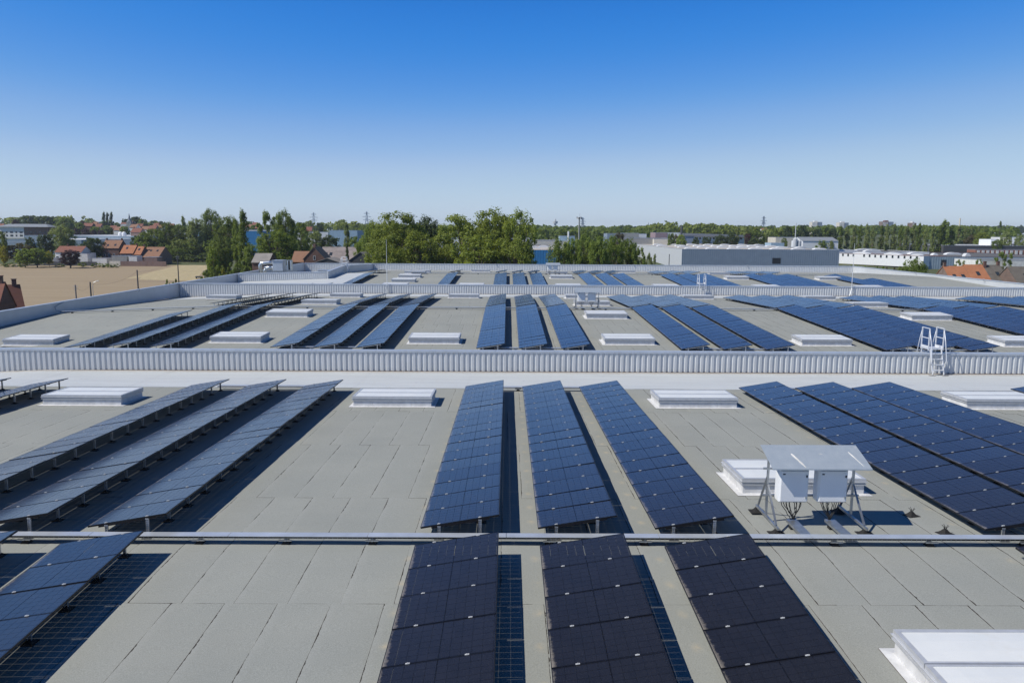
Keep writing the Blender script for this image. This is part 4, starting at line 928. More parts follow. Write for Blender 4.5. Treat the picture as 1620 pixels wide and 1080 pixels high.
M['charcoal'] = wallmat('charcoal_cladding', (.075, .078, .085), .1); M['winglass'] = simple('window_glass', (.03, .04, .05), .12, 0, .6); M['winwhite'] = simple('window_frame_white', (.65, .65, .64), .6); M['barnroof'] = wallmat('mottled_barn_tiles', (.26, .22, .21), .25, .8); M['fibro'] = wallmat('grey_fibre_roof', (.25, .23, .21), .2, .5)
M['roofgrey'] = wallmat('grey_metal_roof', (.22, .24, .27), .1, .3); M['rust'] = wallmat('rusty_red_cladding', (.26, .12, .09), .2); M['purple'] = wallmat('mauve_wall', (.30, .22, .24)); M['lblue'] = wallmat('light_blue_wall', (.30, .42, .52))
def window(t, x, y, z, w, h, ny=-1, frame='winwhite', ax='y', rc=.06):
    mb = MB(); f = min(.08, w * .12)
    def bx(a0, a1, z0, z1, d0, d1, tgt):
        if ax == 'y': tgt.box(x + a0, x + a1, y + (ny * d1 if ny < 0 else d0), y + (ny * d0 if ny < 0 else d1), z + z0, z + z1)
        else: tgt.box(x + (ny * d1 if ny < 0 else d0), x + (ny * d0 if ny < 0 else d1), y + a0, y + a1, z + z0, z + z1)
    bx(-w / 2, w / 2, 0, f, .005, rc, mb); bx(-w / 2, w / 2, h - f, h, .005, rc, mb); bx(-w / 2, -w / 2 + f, f, h - f, .005, rc, mb); bx(w / 2 - f, w / 2, f, h - f, .005, rc, mb)
    fr = obj('window', mb.mesh('window', [frame]), t); p = MB(); bx(-w / 2 + f, w / 2 - f, f, h - f, .005, .02, p); obj('pane', p.mesh('pane', ['winglass']), fr)
def house(label, x, y, z, w, d, h, rh, wall, rf, rz=0, wins=(), chim=((.8, .5),), sky=(), name='house', group=None, door=None, ridge='x', cat='house'):
    """front faces -y before rotation; ridge along x; origin = front left corner"""
    t = thing(name, label, cat, (x, y, z), rz, group); o = .25
    if ridge == 'x':
        mb = MB(); e = .02
        mb.quad((0, 0, 0), (w, 0, 0), (w, 0, h), (0, 0, h)); mb.quad((w, d, 0), (0, d, 0), (0, d, h), (w, d, h))
        mb.poly([(0, d, 0), (0, 0, 0), (0, 0, h), (0, d / 2, h + rh), (0, d, h)]); mb.poly([(w, 0, 0), (w, d, 0), (w, d, h), (w, d / 2, h + rh), (w, 0, h)])
        obj('wall', mb.mesh('wall', [wall]), t)
        mb = MB(); sl = rh / (d / 2); k = .12
        for s in (0, 1):
            ye = -o if s == 0 else d + o; zz = h - sl * o
            P = [(-.15, ye, zz + .02), (w + .15, ye, zz + .02), (w + .15, d / 2, h + rh + .02), (-.15, d / 2, h + rh + .02)]
            if s: P = P[::-1]
            Q = [(a, b, c + k) for a, b, c in P]; mb.hexa(P + Q)
        R_ = obj('roof', mb.mesh('roof', [rf]), t)
        for fx, fy in chim: c = MB(); c.box(w * fx - .3, w * fx + .3, d * fy - .25, d * fy + .25, h + rh * .5, h + rh + .9); c.box(w * fx - .36, w * fx + .36, d * fy - .31, d * fy + .31, h + rh + .905, h + rh + 1.0); obj('chimney', c.mesh('chimney', ['brick']), R_)
        for fx, fy in sky:
            c = MB(); yy = d / 2 * fy; zz = h + sl * yy + .16; hw = .42
            c.hexa([(w * fx - hw, yy - .5, zz - sl * .5), (w * fx + hw, yy - .5, zz - sl * .5), (w * fx + hw, yy + .5, zz + sl * .5), (w * fx - hw, yy + .5, zz + sl * .5), (w * fx - hw, yy - .5, zz - sl * .5 + .06), (w * fx + hw, yy - .5, zz - sl * .5 + .06), (w * fx + hw, yy + .5, zz + sl * .5 + .06), (w * fx - hw, yy + .5, zz + sl * .5 + .06)])
            obj('roof_window', c.mesh('roof_window', ['winglass']), R_)
    else:
        mb = MB(); mb.quad((0, d, 0), (0, 0, 0), (0, 0, h), (0, d, h)); mb.quad((w, 0, 0), (w, d, 0), (w, d, h), (w, 0, h))
        mb.poly([(0, 0, 0), (w, 0, 0), (w, 0, h), (w / 2, 0, h + rh), (0, 0, h)]); mb.poly([(w, d, 0), (0, d, 0), (0, d, h), (w / 2, d, h + rh), (w, d, h)])
        obj('wall', mb.mesh('wall', [wall]), t); mb = MB(); sl = rh / (w / 2); k = .12
        for s in (0, 1):
            xe = -o if s == 0 else w + o; zz = h - sl * o; P = [(xe, -.15, zz + .02), (w / 2, -.15, h + rh + .02), (w / 2, d + .15, h + rh + .02), (xe, d + .15, zz + .02)]
            if s: P = P[::-1]
            mb.hexa(P + [(a, b, c + k) for a, b, c in P])
        R_ = obj('roof', mb.mesh('roof', [rf]), t)
        for fx, fy in chim: c = MB(); c.box(w * fx - .3, w * fx + .3, d * fy - .25, d * fy + .25, h + rh * .4, h + rh + .9); obj('chimney', c.mesh('chimney', ['brick']), R_)
    for fx, z0, ww, hh in wins: window(t, w * fx, 0, z0, ww, hh)
    if door: c = MB(); c.box(w * door - .5, w * door + .5, -.05, -.005, 0, 2.1); obj('door', c.mesh('door', ['dark']), t)
    return t
def hall(label, x0, x1, y0, d, ztop, wall, rf='roofpale', zb=None, ribs=0, wins=(), band=None, rz=0, name='industrial_hall', group='industrial halls in the distance', side=None, parapet_h=.3, domes=(), openings=()):
    zb = gz(y0) if zb is None else zb
    t = thing(name, label, 'industrial hall', (x0, y0, zb), rz, group); w = x1 - x0; h = ztop - zb
    mb = MB(); mb.quad((0, 0, 0), (w, 0, 0), (w, 0, h), (0, 0, h)); mb.quad((w, d, 0), (0, d, 0), (0, d, h), (w, d, h)); mb.quad((w, 0, 0), (w, d, 0), (w, d, h), (w, 0, h)); obj('wall', mb.mesh('wall', [wall]), t)
    mb = MB(); mb.quad((0, d, 0), (0, 0, 0), (0, 0, h), (0, d, h)); obj('wall', mb.mesh('wall', [side or wall]), t)
    mb = MB(); mb.quad((.2, .2, h - parapet_h), (w - .2, .2, h - parapet_h), (w - .2, d - .2, h - parapet_h), (.2, d - .2, h - parapet_h)); rr = obj('roof', mb.mesh('roof', [rf]), t)
    mb = MB()
    for (a, b, c, e) in ((-.05, w + .05, -.05, .2), (-.05, w + .05, d - .2, d + .05), (-.05, .2, .2, d - .2), (w - .2, w + .05, .2, d - .2)): mb.box(a, b, c, e, h - .02, h + .10)
    obj('roof_edge', mb.mesh('roof_edge', [band or 'coping']), t)
    if ribs:
        mb = MB(); n = int(w / ribs)
        for i in range(n): mb.box(i * ribs, i * ribs + ribs * .4, -.06, -.005, 0, h - .05)
        tag(obj('cladding_rib', mb.mesh('cladding_rib', [wall]), t), kind='stuff')
    for wx, z0, ww, hh in wins: window(t, wx, 0, z0, ww, hh, frame='winglass' if ww > 3 else 'winwhite')
    for ox, z0, ww, hh in openings: c = MB(); c.box(ox, ox + ww, -.09, -.065, z0, z0 + hh); obj('opening', c.mesh('opening', ['dark']), t); 
    for (dx, dy, dw, dd, dh) in domes:
        c = MB(); n = 6
        for i in range(n):
            a0, a1 = math.pi * i / n, math.pi * (i + 1) / n
            c.quad((dx + dw / 2 - dw / 2 * math.cos(a0), dy, h - parapet_h + dh * math.sin(a0)), (dx + dw / 2 - dw / 2 * math.cos(a0), dy + dd, h - parapet_h + dh * math.sin(a0)), (dx + dw / 2 - dw / 2 * math.cos(a1), dy + dd, h - parapet_h + dh * math.sin(a1)), (dx + dw / 2 - dw / 2 * math.cos(a1), dy, h - parapet_h + dh * math.sin(a1)))
        c.poly([(dx + dw / 2 - dw / 2 * math.cos(math.pi * i / n), dy, h - parapet_h + dh * math.sin(math.pi * i / n)) for i in range(n + 1)][::-1])
        obj('rooflight', c.mesh('rooflight', ['roofwhite']), rr)
    return t
def X(px, Y): return at(px, 400, Y)[0]
# grey warehouse right of centre
hx0, hz = at(1079, 394, 330); hx1 = X(1328, 330)
hall('long blue-grey warehouse with pale left end, behind the farthest parapet', hx0, hx1, 330, 165, hz, 'bluegrey', 'roofpale', ribs=.9, side='palegrey', name='warehouse_hall',
     domes=[(4 + i * 9.5 + (j % 2) * 4, 12 + j * 32, 6, 3, .9) for i in range(7) for j in range(4)], openings=[((1222 - 1079) * 330 / FPX, 3.0, 3.6, 2.4)])
x0, z0 = at(1328, 400.8, 372); x1 = X(1459, 345)
hall('white single-storey hall with a line of small windows, behind the hedge', X(1326, 385), X(1326, 385) + 46.5, 385, 15.5, at(1457, 405.2, 344)[1] - .05, 'whitewall', 'roofdark', side='whitewall', band='rust', rz=R(-64), wins=[(3 + i * 3.1 + (3 if i > 2 else 0), 3.6, 1.1, 1.5) for i in range(13)], domes=[(4, 5, 9, 3, 1.2), (20, 7, 9, 3, 1.2), (36, 5, 5, 3, 1.2)])
hall('grey low roof with pale rooflights behind the white hall', X(1326, 392), X(1470, 392), 392, 60, at(1400, 398.6, 392)[1], 'whitewall', 'roofdark', band='roofwhite', domes=[(3, 10, 12, 3, 1.3), (18, 10, 9, 3, 1.3), (6, 30, 9, 3, 1.3), (24, 34, 14, 3, 1.3)])
hall('pale blue-grey hall with two dark openings, behind the orange roofs', X(1457, 345), X(1700, 345), 345, 75, at(1520, 406, 345)[1], 'bluegrey2', 'roofdark', ribs=1.1, side='bluegrey2', band='rust', openings=[((1490 - 1457) * 345 / FPX, 1.6, 2.3, 2.6), ((1523 - 1457) * 345 / FPX, 1.6, 2.3, 2.6)],
     domes=[(12, 12, 2.6, 2.6, 1.5), (27, 12, 2.6, 2.6, 1.5), (5, 40, 8, 3, 1.2), (18, 44, 8, 3, 1.2), (34, 40, 8, 3, 1.2)])
hall('low white walled yard building behind the terraced roofs', X(1553, 235), X(1720, 235), 235, 14, at(1590, 411.5, 235)[1], 'render', 'roofpale', side='render')
hall('charcoal hall with a grey roof, right of the poplars', X(1492, 440), X(1680, 440), 440, 50, at(1550, 388.5, 440)[1], 'charcoal', 'roofwhite', side='charcoal')
hall('low hall with red and white striped front before the charcoal hall', X(1543, 425), X(1640, 425), 425, 8, at(1560, 395, 425)[1], 'rust', 'roofdark')
for i in range(11):
    b = MB(); b.box(0, 1.4, 0, .3, 0, 3.2); xx = X(1546 + i * 7.5, 424.5); tag(obj('white_shutter', b.mesh('white_shutter', ['winwhite']), None, (xx, 424.5, at(1560, 395, 425)[1] - 3.6)), 'white shutter on the low red hall, %s from left' % OR[i], 'shutter', 'white shutters of the low red hall')
hall('white hall with a blue door at the right edge', X(1597, 480), X(1625, 480), 480, 20, at(1610, 375.5, 480)[1], 'whitewall', 'roofwhite', openings=[(0.2, 4, 6, 3)]); hall('small white shed left of the blue-door hall', X(1566, 470), X(1578, 470), 470, 12, at(1570, 378.5, 470)[1], 'whitewall', 'roofwhite')
# blue hall behind the willow
hall('bright blue hall with pale roof right of the tall willows', X(824, 292), X(890, 292), 292, 100, at(850, 395.5, 292)[1], 'blueclad', 'roofpale', ribs=1.0, side='blueclad', band='roofpale', domes=[(2, 40, 7, 3, 1.0), (9, 60, 5, 3, 1.0)])
hall('pale office block behind the blue hall', X(700, 420), X(838, 420), 420, 40, at(800, 377, 420)[1], 'whitewall', 'roofpale')
# shed with silos
house('white shed with grey pitched roof left of the poplars', X(1269, 400), 400, gz(400), (1325 - 1269) * 400 / FPX, 16, at(1300, 381.5, 400)[1] - gz(400), 1.9, 'whitewall', 'roofgrey', chim=(), name='shed', cat='shed')
for i, (px, pt, r_) in enumerate(((1258.5, 375.5, 1.15), (1265, 379, 1.0))):
    x, zt = at(px, pt, 392); b = MB(); b.tube([(0, 0, 0), (0, 0, zt - gz(392) - .8)], r_, 14); o = thing('silo', ('taller', 'shorter')[i] + ' grey silo beside the white shed', 'silo', (x, 392, gz(392)), 0, 'grey silos')
    obj('tank', b.mesh('tank', ['palegrey'], smooth=False), o); b = MB(); b.tube([(0, 0, zt - gz(392) - .79), (0, 0, zt - gz(392))], [r_, .2], 14); obj('lid', b.mesh('lid', ['palegrey']), o)
hall('brown low hall left of the silos', X(1226, 460), X(1262, 460), 460, 14, at(1240, 375.5, 460)[1], 'cream', 'fibro'); hall('light blue canopy before the brown low hall', X(1219, 420), X(1240, 420), 420, 10, at(1230, 384.5, 420)[1], 'lblue', 'lblue')
# curved roof office and factories in the middle
t = thing('office_building', 'white office under a long overhanging blue-grey roof, behind dark pines', 'office', (X(1083, 500), 500, gz(500)), 0); h_ = at(1100, 373, 500)[1] - gz(500); L_ = (1178 - 1083) * 500 / FPX
b = MB(); b.box(5, L_, 2, 14, 0, h_ - .02); obj('wall', b.mesh('wall', ['whitewall']), t)
b = MB(); b.hexa([(-.5, 0, h_), (L_ + 1, 0, h_ - .6), (L_ + 1, 16, h_ - .6), (-.5, 16, h_), (-1, 0, h_ + 1.7), (L_ + 1, 0, h_ + .6), (L_ + 1, 16, h_ + .6), (-1, 16, h_ + 1.7)]); obj('roof', b.mesh('roof', ['roofgrey']), t)
b = MB(); b.hexa([(2, .5, 0), (5, .5, 0), (5, 3, 0), (2, 3, 0), (0, .5, h_ - .02), (5.8, .5, h_ - .02), (5.8, 3, h_ - .02), (0, 3, h_ - .02)]); obj('leaning_wall', b.mesh('leaning_wall', ['bluegrey']), t)
for i in range(14): window(t, 8 + i * 2.2, 2, h_ - 2.2, 1.3, 1.2, frame='winglass')
for lb, a, b_, Y, pt, wl_, rf_, dd in [('mauve fronted factory on the far side of the halls', 1036, 1055, 560, 368, 'purple', 'roofwhite', 20), ('white factory wing beside the mauve one', 1052, 1078, 562, 368, 'whitewall', 'roofwhite', 20), ('long low grey factory behind the clump', 982, 1010, 540, 369, 'grey_wall', 'roofwhite', 20), ('white low factory right of the grey one', 1003, 1022, 552, 370, 'whitewall', 'roofdark', 15),
                               ('small dark glazed factory at left of the group', 960, 985, 540, 369.5, 'bluegrey', 'roofwhite', 20), ('brown flat factory in front of the mauve one', 985, 1060, 470, 377, 'grey_wall', 'fibro', 30), ('cream factory end with a dark opening', 1034, 1060, 466, 378, 'cream', 'roofpale', 20),
                               ('white roofed hall just behind the grey warehouse', 1015, 1250, 505, 386, 'whitewall', 'roofwhite', 30), ('very low pale hall left of the clump', 829, 900, 400, 381, 'cream', 'roofpale', 40), ('small pale blue shed beside the white chimney', 885, 909, 430, 373.5, 'lblue', 'lblue', 8)]:
    hall(lb, X(a, Y), X(b_, Y), Y, dd, at((a + b_) / 2, pt, Y)[1], wl_, rf_)
# chimneys, masts, towers
def mast(name, label, cat, px, ptop, Y, r0, r1, mat, n=8, top=None, group=None):
    x, zt = at(px, ptop, Y); z = gz(Y); t = thing(name, label, cat, (x, Y, z), 0, group); b = MB(); b.tube([(0, 0, 0), (0, 0, zt - z)], [r0, r1], n); obj('shaft', b.mesh('shaft', [mat]), t); return t, zt - z
mast('chimney_stack', 'dark thin factory chimney beside the office', 'chimney', 1078.5, 357, 500, .8, .65, 'charcoal'); mast('chimney_stack', 'white stub chimney left of the lamp tower', 'chimney', 899.5, 366, 420, .55, .5, 'whitewall'); mast('chimney_stack', 'tall pale chimney on the right skyline', 'chimney', 1519, 345, 900, 1.1, .8, 'cream')
t, h_ = mast('mast', 'grey mast beside the silos', 'mast', 1259.5, 353, 395, .28, .22, 'palegrey')
t, h_ = mast('lamp_tower', 'tall floodlight tower with a cluster of antennas behind the clump', 'tower', 916.5, 343.5, 330, .35, .28, 'grey_wall')
for i in range(6): a = i * 1.05; b = MB(); b.box(-.22, .22, -.15, .15, -.45, .45); obj('antenna', b.mesh('antenna', ['palegrey']), t, (.95 * math.cos(a), .95 * math.sin(a), h_ - .5 + .3 * (i % 2)), (0, 0, a))
b = MB(); b.tube([(0, 0, h_ - .2), (0, 0, h_ - .05)], 1.0, 10); obj('platform', b.mesh('platform', ['galv']), t)
b = MB(); b.tube([(.2, 0, h_), (.2, 0, h_ + 1.6)], .05, 5); obj('whip_antenna', b.mesh('whip_antenna', ['galv']), t)
for px, pt in ((1036.5, 401), (1059, 402)): mast('pole', 'grey lamp pole before the pale end of the warehouse, at the %s' % ('left' if px < 1050 else 'right'), 'pole', px, pt, 250, .14, .12, 'charcoal', group='lamp poles before the warehouse')
def pylon(label, px, ptop, Y):
    x, zt = at(px, ptop, Y); z = gz(Y); H = zt - z; t = thing('electricity_pylon', label, 'pylon', (x, Y, z), .3, 'electricity pylons on the skyline'); b = MB(); w = H * .09; tk = .5
    def P(i, f): s = w * (1 - f) ** 1.3 + .5; return Vector(((s if i in (1, 2) else -s), (s if i > 1 else -s), H * f))
    for i in range(4):
        for f0, f1 in ((0, .25), (.25, .5), (.5, .75), (.75, 1)):
            b.beam(P(i, f0), P(i, f1), tk, tk); b.beam(P(i, f0), P((i + 1) % 4, f1), tk * .5, tk * .5)
    obj('lattice_mast', b.mesh('lattice_mast', ['galv']), t)
    for f, L in ((.62, .16), (.76, .20), (.90, .13)):
        c = MB(); c.beam((-H * L, 0, H * f), (H * L, 0, H * f), tk, tk * .8); c.beam((-H * L, 0, H * f), (0, 0, H * (f + .05)), tk * .5, tk * .5); c.beam((H * L, 0, H * f), (0, 0, H * (f + .05)), tk * .5, tk * .5); obj('crossarm', c.mesh('crossarm', ['galv']), t)
pylon('left pylon, right of the tall open tree', 496, 336, 1150); pylon('pylon half hidden by the willow clump', 580, 334.5, 1150); pylon('pylon just right of the lamp tower', 922, 344, 1250); pylon('broad pylon above the office roof', 1208.5, 342, 1250)
x, zt = at(878.5, 346, 2300); t = thing('television_tower', 'far pale television tower on the skyline', 'tower', (x, 2300, 3)); b = MB(); h_ = zt - 3
b.tube([(0, 0, 0), (0, 0, h_ * .62), (0, 0, h_ * .63), (0, 0, h_ * .80), (0, 0, h_ * .82), (0, 0, h_ * .9), (0, 0, h_)], [4, 3.2, 7, 7.5, 3, 2.6, .6], 12); obj('shaft', b.mesh('shaft', ['palegrey']), t)
for lb, px, w_, pt, Y, m1, m2 in (('left tower block, brown and white', 1293, 16, 351, 1500, 'cream', 'bluegrey'), ('middle tower block, white and brown' , 1335.5, 15, 352, 1500, 'cream', 'bluegrey'), ('right tower block with a red roof sign', 1405, 18, 350.5, 1500, 'pinkbrick', 'bluegrey'), ('small brown water tower behind the poplars', 1447, 6.5, 352.5, 1100, 'brick', 'brick')):
    x, zt = at(px, pt, Y); z = gz(Y); W_ = w_ * Y / FPX; t = thing('tower_block', lb, 'tower block', (x - W_ / 2, Y, z), 0, None); H = zt - z
    b = MB(); b.box(0, W_ * .55, 0, 14, 0, H); obj('wall', b.mesh('wall', [m1]), t); b = MB(); b.box(W_ * .55 + .01, W_, .5, 14, 0, H * .985); obj('wall', b.mesh('wall', [m2]), t)
    b = MB(); b.box(W_ * .25, W_ * .6, 3, 9, H + .01, H + 2.2); obj('roof_house', b.mesh('roof_house', ['redtile' if 'red' in lb else 'whitewall']), t)
    for i in range(4):
        b = MB(); b.box(W_ * (.06 + .12 * i), W_ * (.11 + .12 * i), -.3, -.01, H * .3, H * .96); obj('balcony_stack', b.mesh('balcony_stack', ['whitewall']), t)
# terraced houses behind the right parapet
Yt = 186; zb = gz(Yt)
def th(label, pa, pb, ptop, wall, rf, Y=Yt, sk=(), ch=()):
    x, zt = at(pa, ptop, Y + 4.2); w = (pb - pa) * Y / FPX; house(label, X(pa, Y + 4.2), Y, zb, w, 8.4, zt - zb - 3.4, 3.4, wall, rf, 0, (), ch, sk, 'terraced_house', 'terraced houses behind the right parapet')
th('terraced house with orange roof and a pink brick gable at the left', 1494, 1526, 421.5, 'pinkbrick', 'tile', sk=((.28, .30), (.72, .3)), ch=((.06, .5),))
th('terraced house with orange roof between two neighbours', 1526.5, 1555, 419.2, 'pinkbrick', 'tile', sk=((.5, .38),), ch=())
th('terraced house with dark brown roof and two chimneys', 1555.5, 1583, 419.6, 'render', 'tile3', sk=((.58, .38),), ch=((.05, .42), (.93, .5)))
th('separate brick house with dark brown roof at the right edge', 1596, 1640, 422.3, 'brick', 'tile3', Y=180, sk=((.45, .4),), ch=())
# houses beyond the field
Yh = 352; zf = gz(Yh) - .1
def fh(label, pa, pb, ptop, wall, rf, d=8.5, **k):
    Y = k.pop('Y', Yh); x, zt = at(pa, ptop, Y + d / 2); z = gz(Y) - .1; w = (pb - pa) * Y / FPX; H = zt - z; rh = k.pop('rh', 3.4); house(label, X(pa, Y), Y, z, w, d, H - rh, rh, wall, rf, 0, k.pop('wins', ()), k.pop('chim', ((.9, .5),)), k.pop('sky', ()), k.pop('name', 'house'), k.pop('group', 'brick houses beyond the field'), k.pop('door', None))
fh('detached brick house with solar panels on its orange roof', 161, 188, 380, 'brick', 'tile2', wins=((.15, 3.2, .9, 1.5), (.42, 3.2, .9, 1.5), (.7, 3.2, .9, 1.5), (.2, .8, .9, 1.4)), door=.6, chim=((.08, .5), (.95, .5)), sky=((.3, .3), (.72, .35)))
fh('first house of the brick row, orange roof and white dormer', 190, 210, 388, 'pinkbrick', 'tile', Y=345, wins=((.3, 2.2, 1.4, 1.3), (.7, 2.2, 1.4, 1.3)), sky=((.35, .6),), chim=((.97, .5),))
fh('second narrow house of the brick row', 210.3, 222, 390, 'pinkbrick', 'tile', Y=345, wins=((.4, 2.2, 1.4, 1.3),), sky=((.5, .6),), chim=((.95, .5),))
fh('last house of the brick row with a big blank gable', 222.3, 250, 391, 'brick', 'tile2', d=14, rh=4.2, Y=345, wins=((.25, 2.4, 1, 1.2), (.7, 2.4, 1, 1.2)), sky=((.35, .62), (.72, .62)), chim=())
fh('white house with red roof behind the copper beech', 87, 128, 389.5, 'render', 'redtile', Y=340, wins=((.08, 2.6, 1.2, 1.4), (.9, 2.2, 1.2, 1)), chim=((.3, .5),), rh=2.4)
x, _ = at(128, 400, 341)
hall('low white garage block at the end of the white house', X(124, 337), X(138, 337), 337, 7, at(130, 401, 337)[1], 'render', 'roofdark', name='garage', group='small sheds along the field')
for i, (a, b_, pt, m1, m2) in enumerate(((176, 200, 405, 'grey_wall', 'fibro'), (203, 216, 405.5, 'render', 'roofwhite'), (228, 248, 407, 'pinkbrick', 'fibro'), (145, 168, 408.5, 'render', 'rust'), (75, 84, 408, 'whitewall', 'roofwhite'))):
    hall(('grey garden shed', 'white garden shed', 'pink brick annexe', 'rusty roofed lean-to', 'white garden pavilion')[i] + ' in the gardens by the field', X(a, 336), X(b_, 336), 336, 5, at((a + b_) / 2, pt, 336)[1], m1, m2, name='garden_shed', group='small sheds along the field')
def fwall(label, pa, pb, pt, Y, mat, name='garden_wall'):
    n = max(1, int((pb - pa) * Y / FPX / 2.5)); x0, x1 = X(pa, Y), X(pb, Y); t = thing(name, label, 'wall', (x0, Y, gz(Y)), 0, 'garden walls along the field'); h = at((pa + pb) / 2, pt, Y)[1] - gz(Y)
    for i in range(n): b = MB(); b.box((x1 - x0) * i / n, (x1 - x0) * (i + 1) / n - .05, 0, .2, 0, h * (1 + .03 * (i % 2))); obj('wall_panel', b.mesh('wall_panel', [mat]), t)
fwall('dark wooden fence along the field behind the copper beech', 68, 152, 414, 334, 'charcoal', 'garden_fence'); fwall('long brown garden wall before the brick row', 190, 262, 413.5, 333, 'pinkbrick'); fwall('short pale wall beside the green mound', 172, 189, 413, 331, 'cream')
# gable wall end of brick row
# distant left: apartment block, sheds and village
t = thing('apartment_block', 'low apartment block with white balconies left and red brick right, grey hipped roof', 'apartments', (X(2, 690), 690, gz(690)), 0); W_ = 76 * 690 / FPX; H = at(40, 359, 690)[1] - gz(690)
b = MB(); b.box(0, W_ * .5, 0, 14, 0, H); obj('wall', b.mesh('wall', ['render']), t); b = MB(); b.box(W_ * .5 + .01, W_, .6, 14, 0, H); obj('wall', b.mesh('wall', ['brick']), t)
b = MB(); b.hexa([(-1.5, -1.5, H + .01), (W_ + 1.5, -1.5, H + .01), (W_ + 1.5, 15.5, H + .01), (-1.5, 15.5, H + .01), (5, 6, H + 2.6), (W_ - 5, 6, H + 2.6), (W_ - 5, 8, H + 2.6), (5, 8, H + 2.6)]); obj('roof', b.mesh('roof', ['roofgrey']), t)
for i in range(10):
    for j in range(2): window(t, 2.2 + i * 4.2, 0 if i < 5 else .6, 1.5 + j * 2.9, 1.4 if i % 2 else 2.6, 1.6, frame='winglass')
for lb, a, b_, Y, pt, m1, m2, dd in [('long low hall with white roof, nearest of the left halls', 2, 130, 430, 379, 'bluegrey2', 'roofwhite', 130), ('second long hall with white roof behind the pines', 40, 215, 520, 373, 'bluegrey2', 'roofwhite', 110), ('blue-grey hall right of the far brick house', 140, 216, 440, 378.5, 'bluegrey', 'roofwhite', 20), ('low grey hall at the left edge of the photo', -30, 40, 400, 384, 'bluegrey2', 'roofpale', 15),
                                ('dark blue hall behind the tall poplar', 386, 415, 420, 365.5, 'blueclad', 'roofwhite', 30), ('pale hall behind the tall open tree', 395, 450, 520, 364, 'whitewall', 'roofwhite', 30), ('blue-white hall between the pylons', 522, 566, 480, 364.5, 'lblue', 'roofwhite', 25), ('white estate building behind the dark trees', 455, 520, 560, 367, 'whitewall', 'roofwhite', 15), ('low white shop under the left tree belt', 292, 308, 430, 367, 'whitewall', 'roofwhite', 15),
                                ('white halls glimpsed through the willows', 640, 700, 330, 378, 'whitewall', 'roofwhite', 20), ('pale hall glimpsed between the willow trunks', 700, 830, 300, 392, 'whitewall', 'roofpale', 15)]:
    hall(lb, X(a, Y), X(b_, Y), Y, dd, at((a + b_) / 2, pt, Y)[1], m1, m2)
vr = random.Random(5)
ORW = ['one', 'two', 'three', 'four', 'five', 'six', 'seven', 'eight', 'nine', 'ten', 'eleven', 'twelve', 'thirteen', 'fourteen', 'fifteen', 'sixteen', 'seventeen', 'eighteen', 'nineteen', 'twenty', 'twenty-one', 'twenty-two', 'twenty-three']
VPX = [141, 152, 158, 180, 192, 197, 206, 213, 218, 222, 232, 243, 248, 256, 272, 385, 394, 404, 410, 448, 490, 3, 1208]
for i, (px, pt, w_, Y) in enumerate([(141, 353, 14, 730), (152, 351, 9, 760), (158, 354, 8, 700), (180, 357, 10, 690), (192, 359, 18, 660), (197, 352, 9, 780), (206, 350, 9, 790), (213, 355, 11, 700), (218, 361, 15, 560), (222, 354, 10, 760), (232, 358, 12, 700), (243, 357, 12, 690), (248, 353, 8, 760), (256, 356, 10, 700), (272, 354, 7, 800), (385, 353, 8, 700), (394, 355, 10, 700), (404, 352, 8, 760), (410, 356, 9, 690), (448, 357, 9, 560), (490, 359, 9, 560), (3, 354, 8, 740), (1208, 361, 9, 800)]):
    x, zt = at(px - w_ / 2, pt, Y + 4); z = gz(Y); Wd = w_ * Y / FPX; rh = 2.8
    house('%s roofed village house %s, number %s from the left' % (('red', 'brown', 'dull red')[i % 3], ('beside the three poplars', 'left of the church', 'below the church', 'right of the church', 'behind the tall poplar', 'on the far skyline')[min(5, 0 if px < 185 else 1 if px < 205 else 2 if px < 220 else 3 if px < 280 else 4 if px < 415 else 5)], ORW[sum(1 for q in VPX if q < px)]),
          x, Y, z, Wd, 8, max(2.4, zt - z - rh), rh, ('brick', 'render', 'pinkbrick')[i % 3], ('redtile', 'tile2', 'redtile')[i % 3], vr.uniform(-.1, .1), ((.25, 1.2, 1, 1.2), (.7, 1.2, 1, 1.2)), ((vr.choice((.1, .9)), .5),), (), 'village_house', 'village houses on the left skyline')
t = thing('church', 'dark stone church with a slender grey spire', 'church', (X(208, 760), 760, gz(760)), 0); zt = at(208, 337.5, 760)[1] - gz(760); zc = at(208, 351, 760)[1] - gz(760)
b = MB(); b.box(-2.2, 2.2, -2.2, 2.2, 0, zc); obj('tower', b.mesh('tower', ['grey_wall']), t); b = MB(); b.tube([(0, 0, zc + .01), (0, 0, zc + 2), (0, 0, zt)], [2.6, 1.4, .08], 8); obj('spire', b.mesh('spire', ['roofgrey']), t)
b = MB(); b.quad((-14, 2.3, 0), (-2.3, 2.3, 0), (-2.3, 2.3, zc * .4), (-14, 2.3, zc * .4)); b.hexa([(-14, 2.3, zc * .4), (-2.3, 2.3, zc * .4), (-2.3, 12, zc * .4), (-14, 12, zc * .4), (-13, 7, zc * .85), (-2.3, 7, zc * .85), (-2.3, 7.3, zc * .85), (-13, 7.3, zc * .85)]); b.quad((-14, 12, 0), (-14, 2.3, 0), (-14, 2.3, zc * .4), (-14, 12, zc * .4)); obj('nave', b.mesh('nave', ['roofgrey']), t)
mast('church_spire', 'tiny far spire on the right skyline', 'spire', 1026, 351.5, 1200, 2.2, .1, 'charcoal')
for i, px in enumerate((190.5, 196)): x, z_ = at(px, 366.5, 540); b = MB(); 
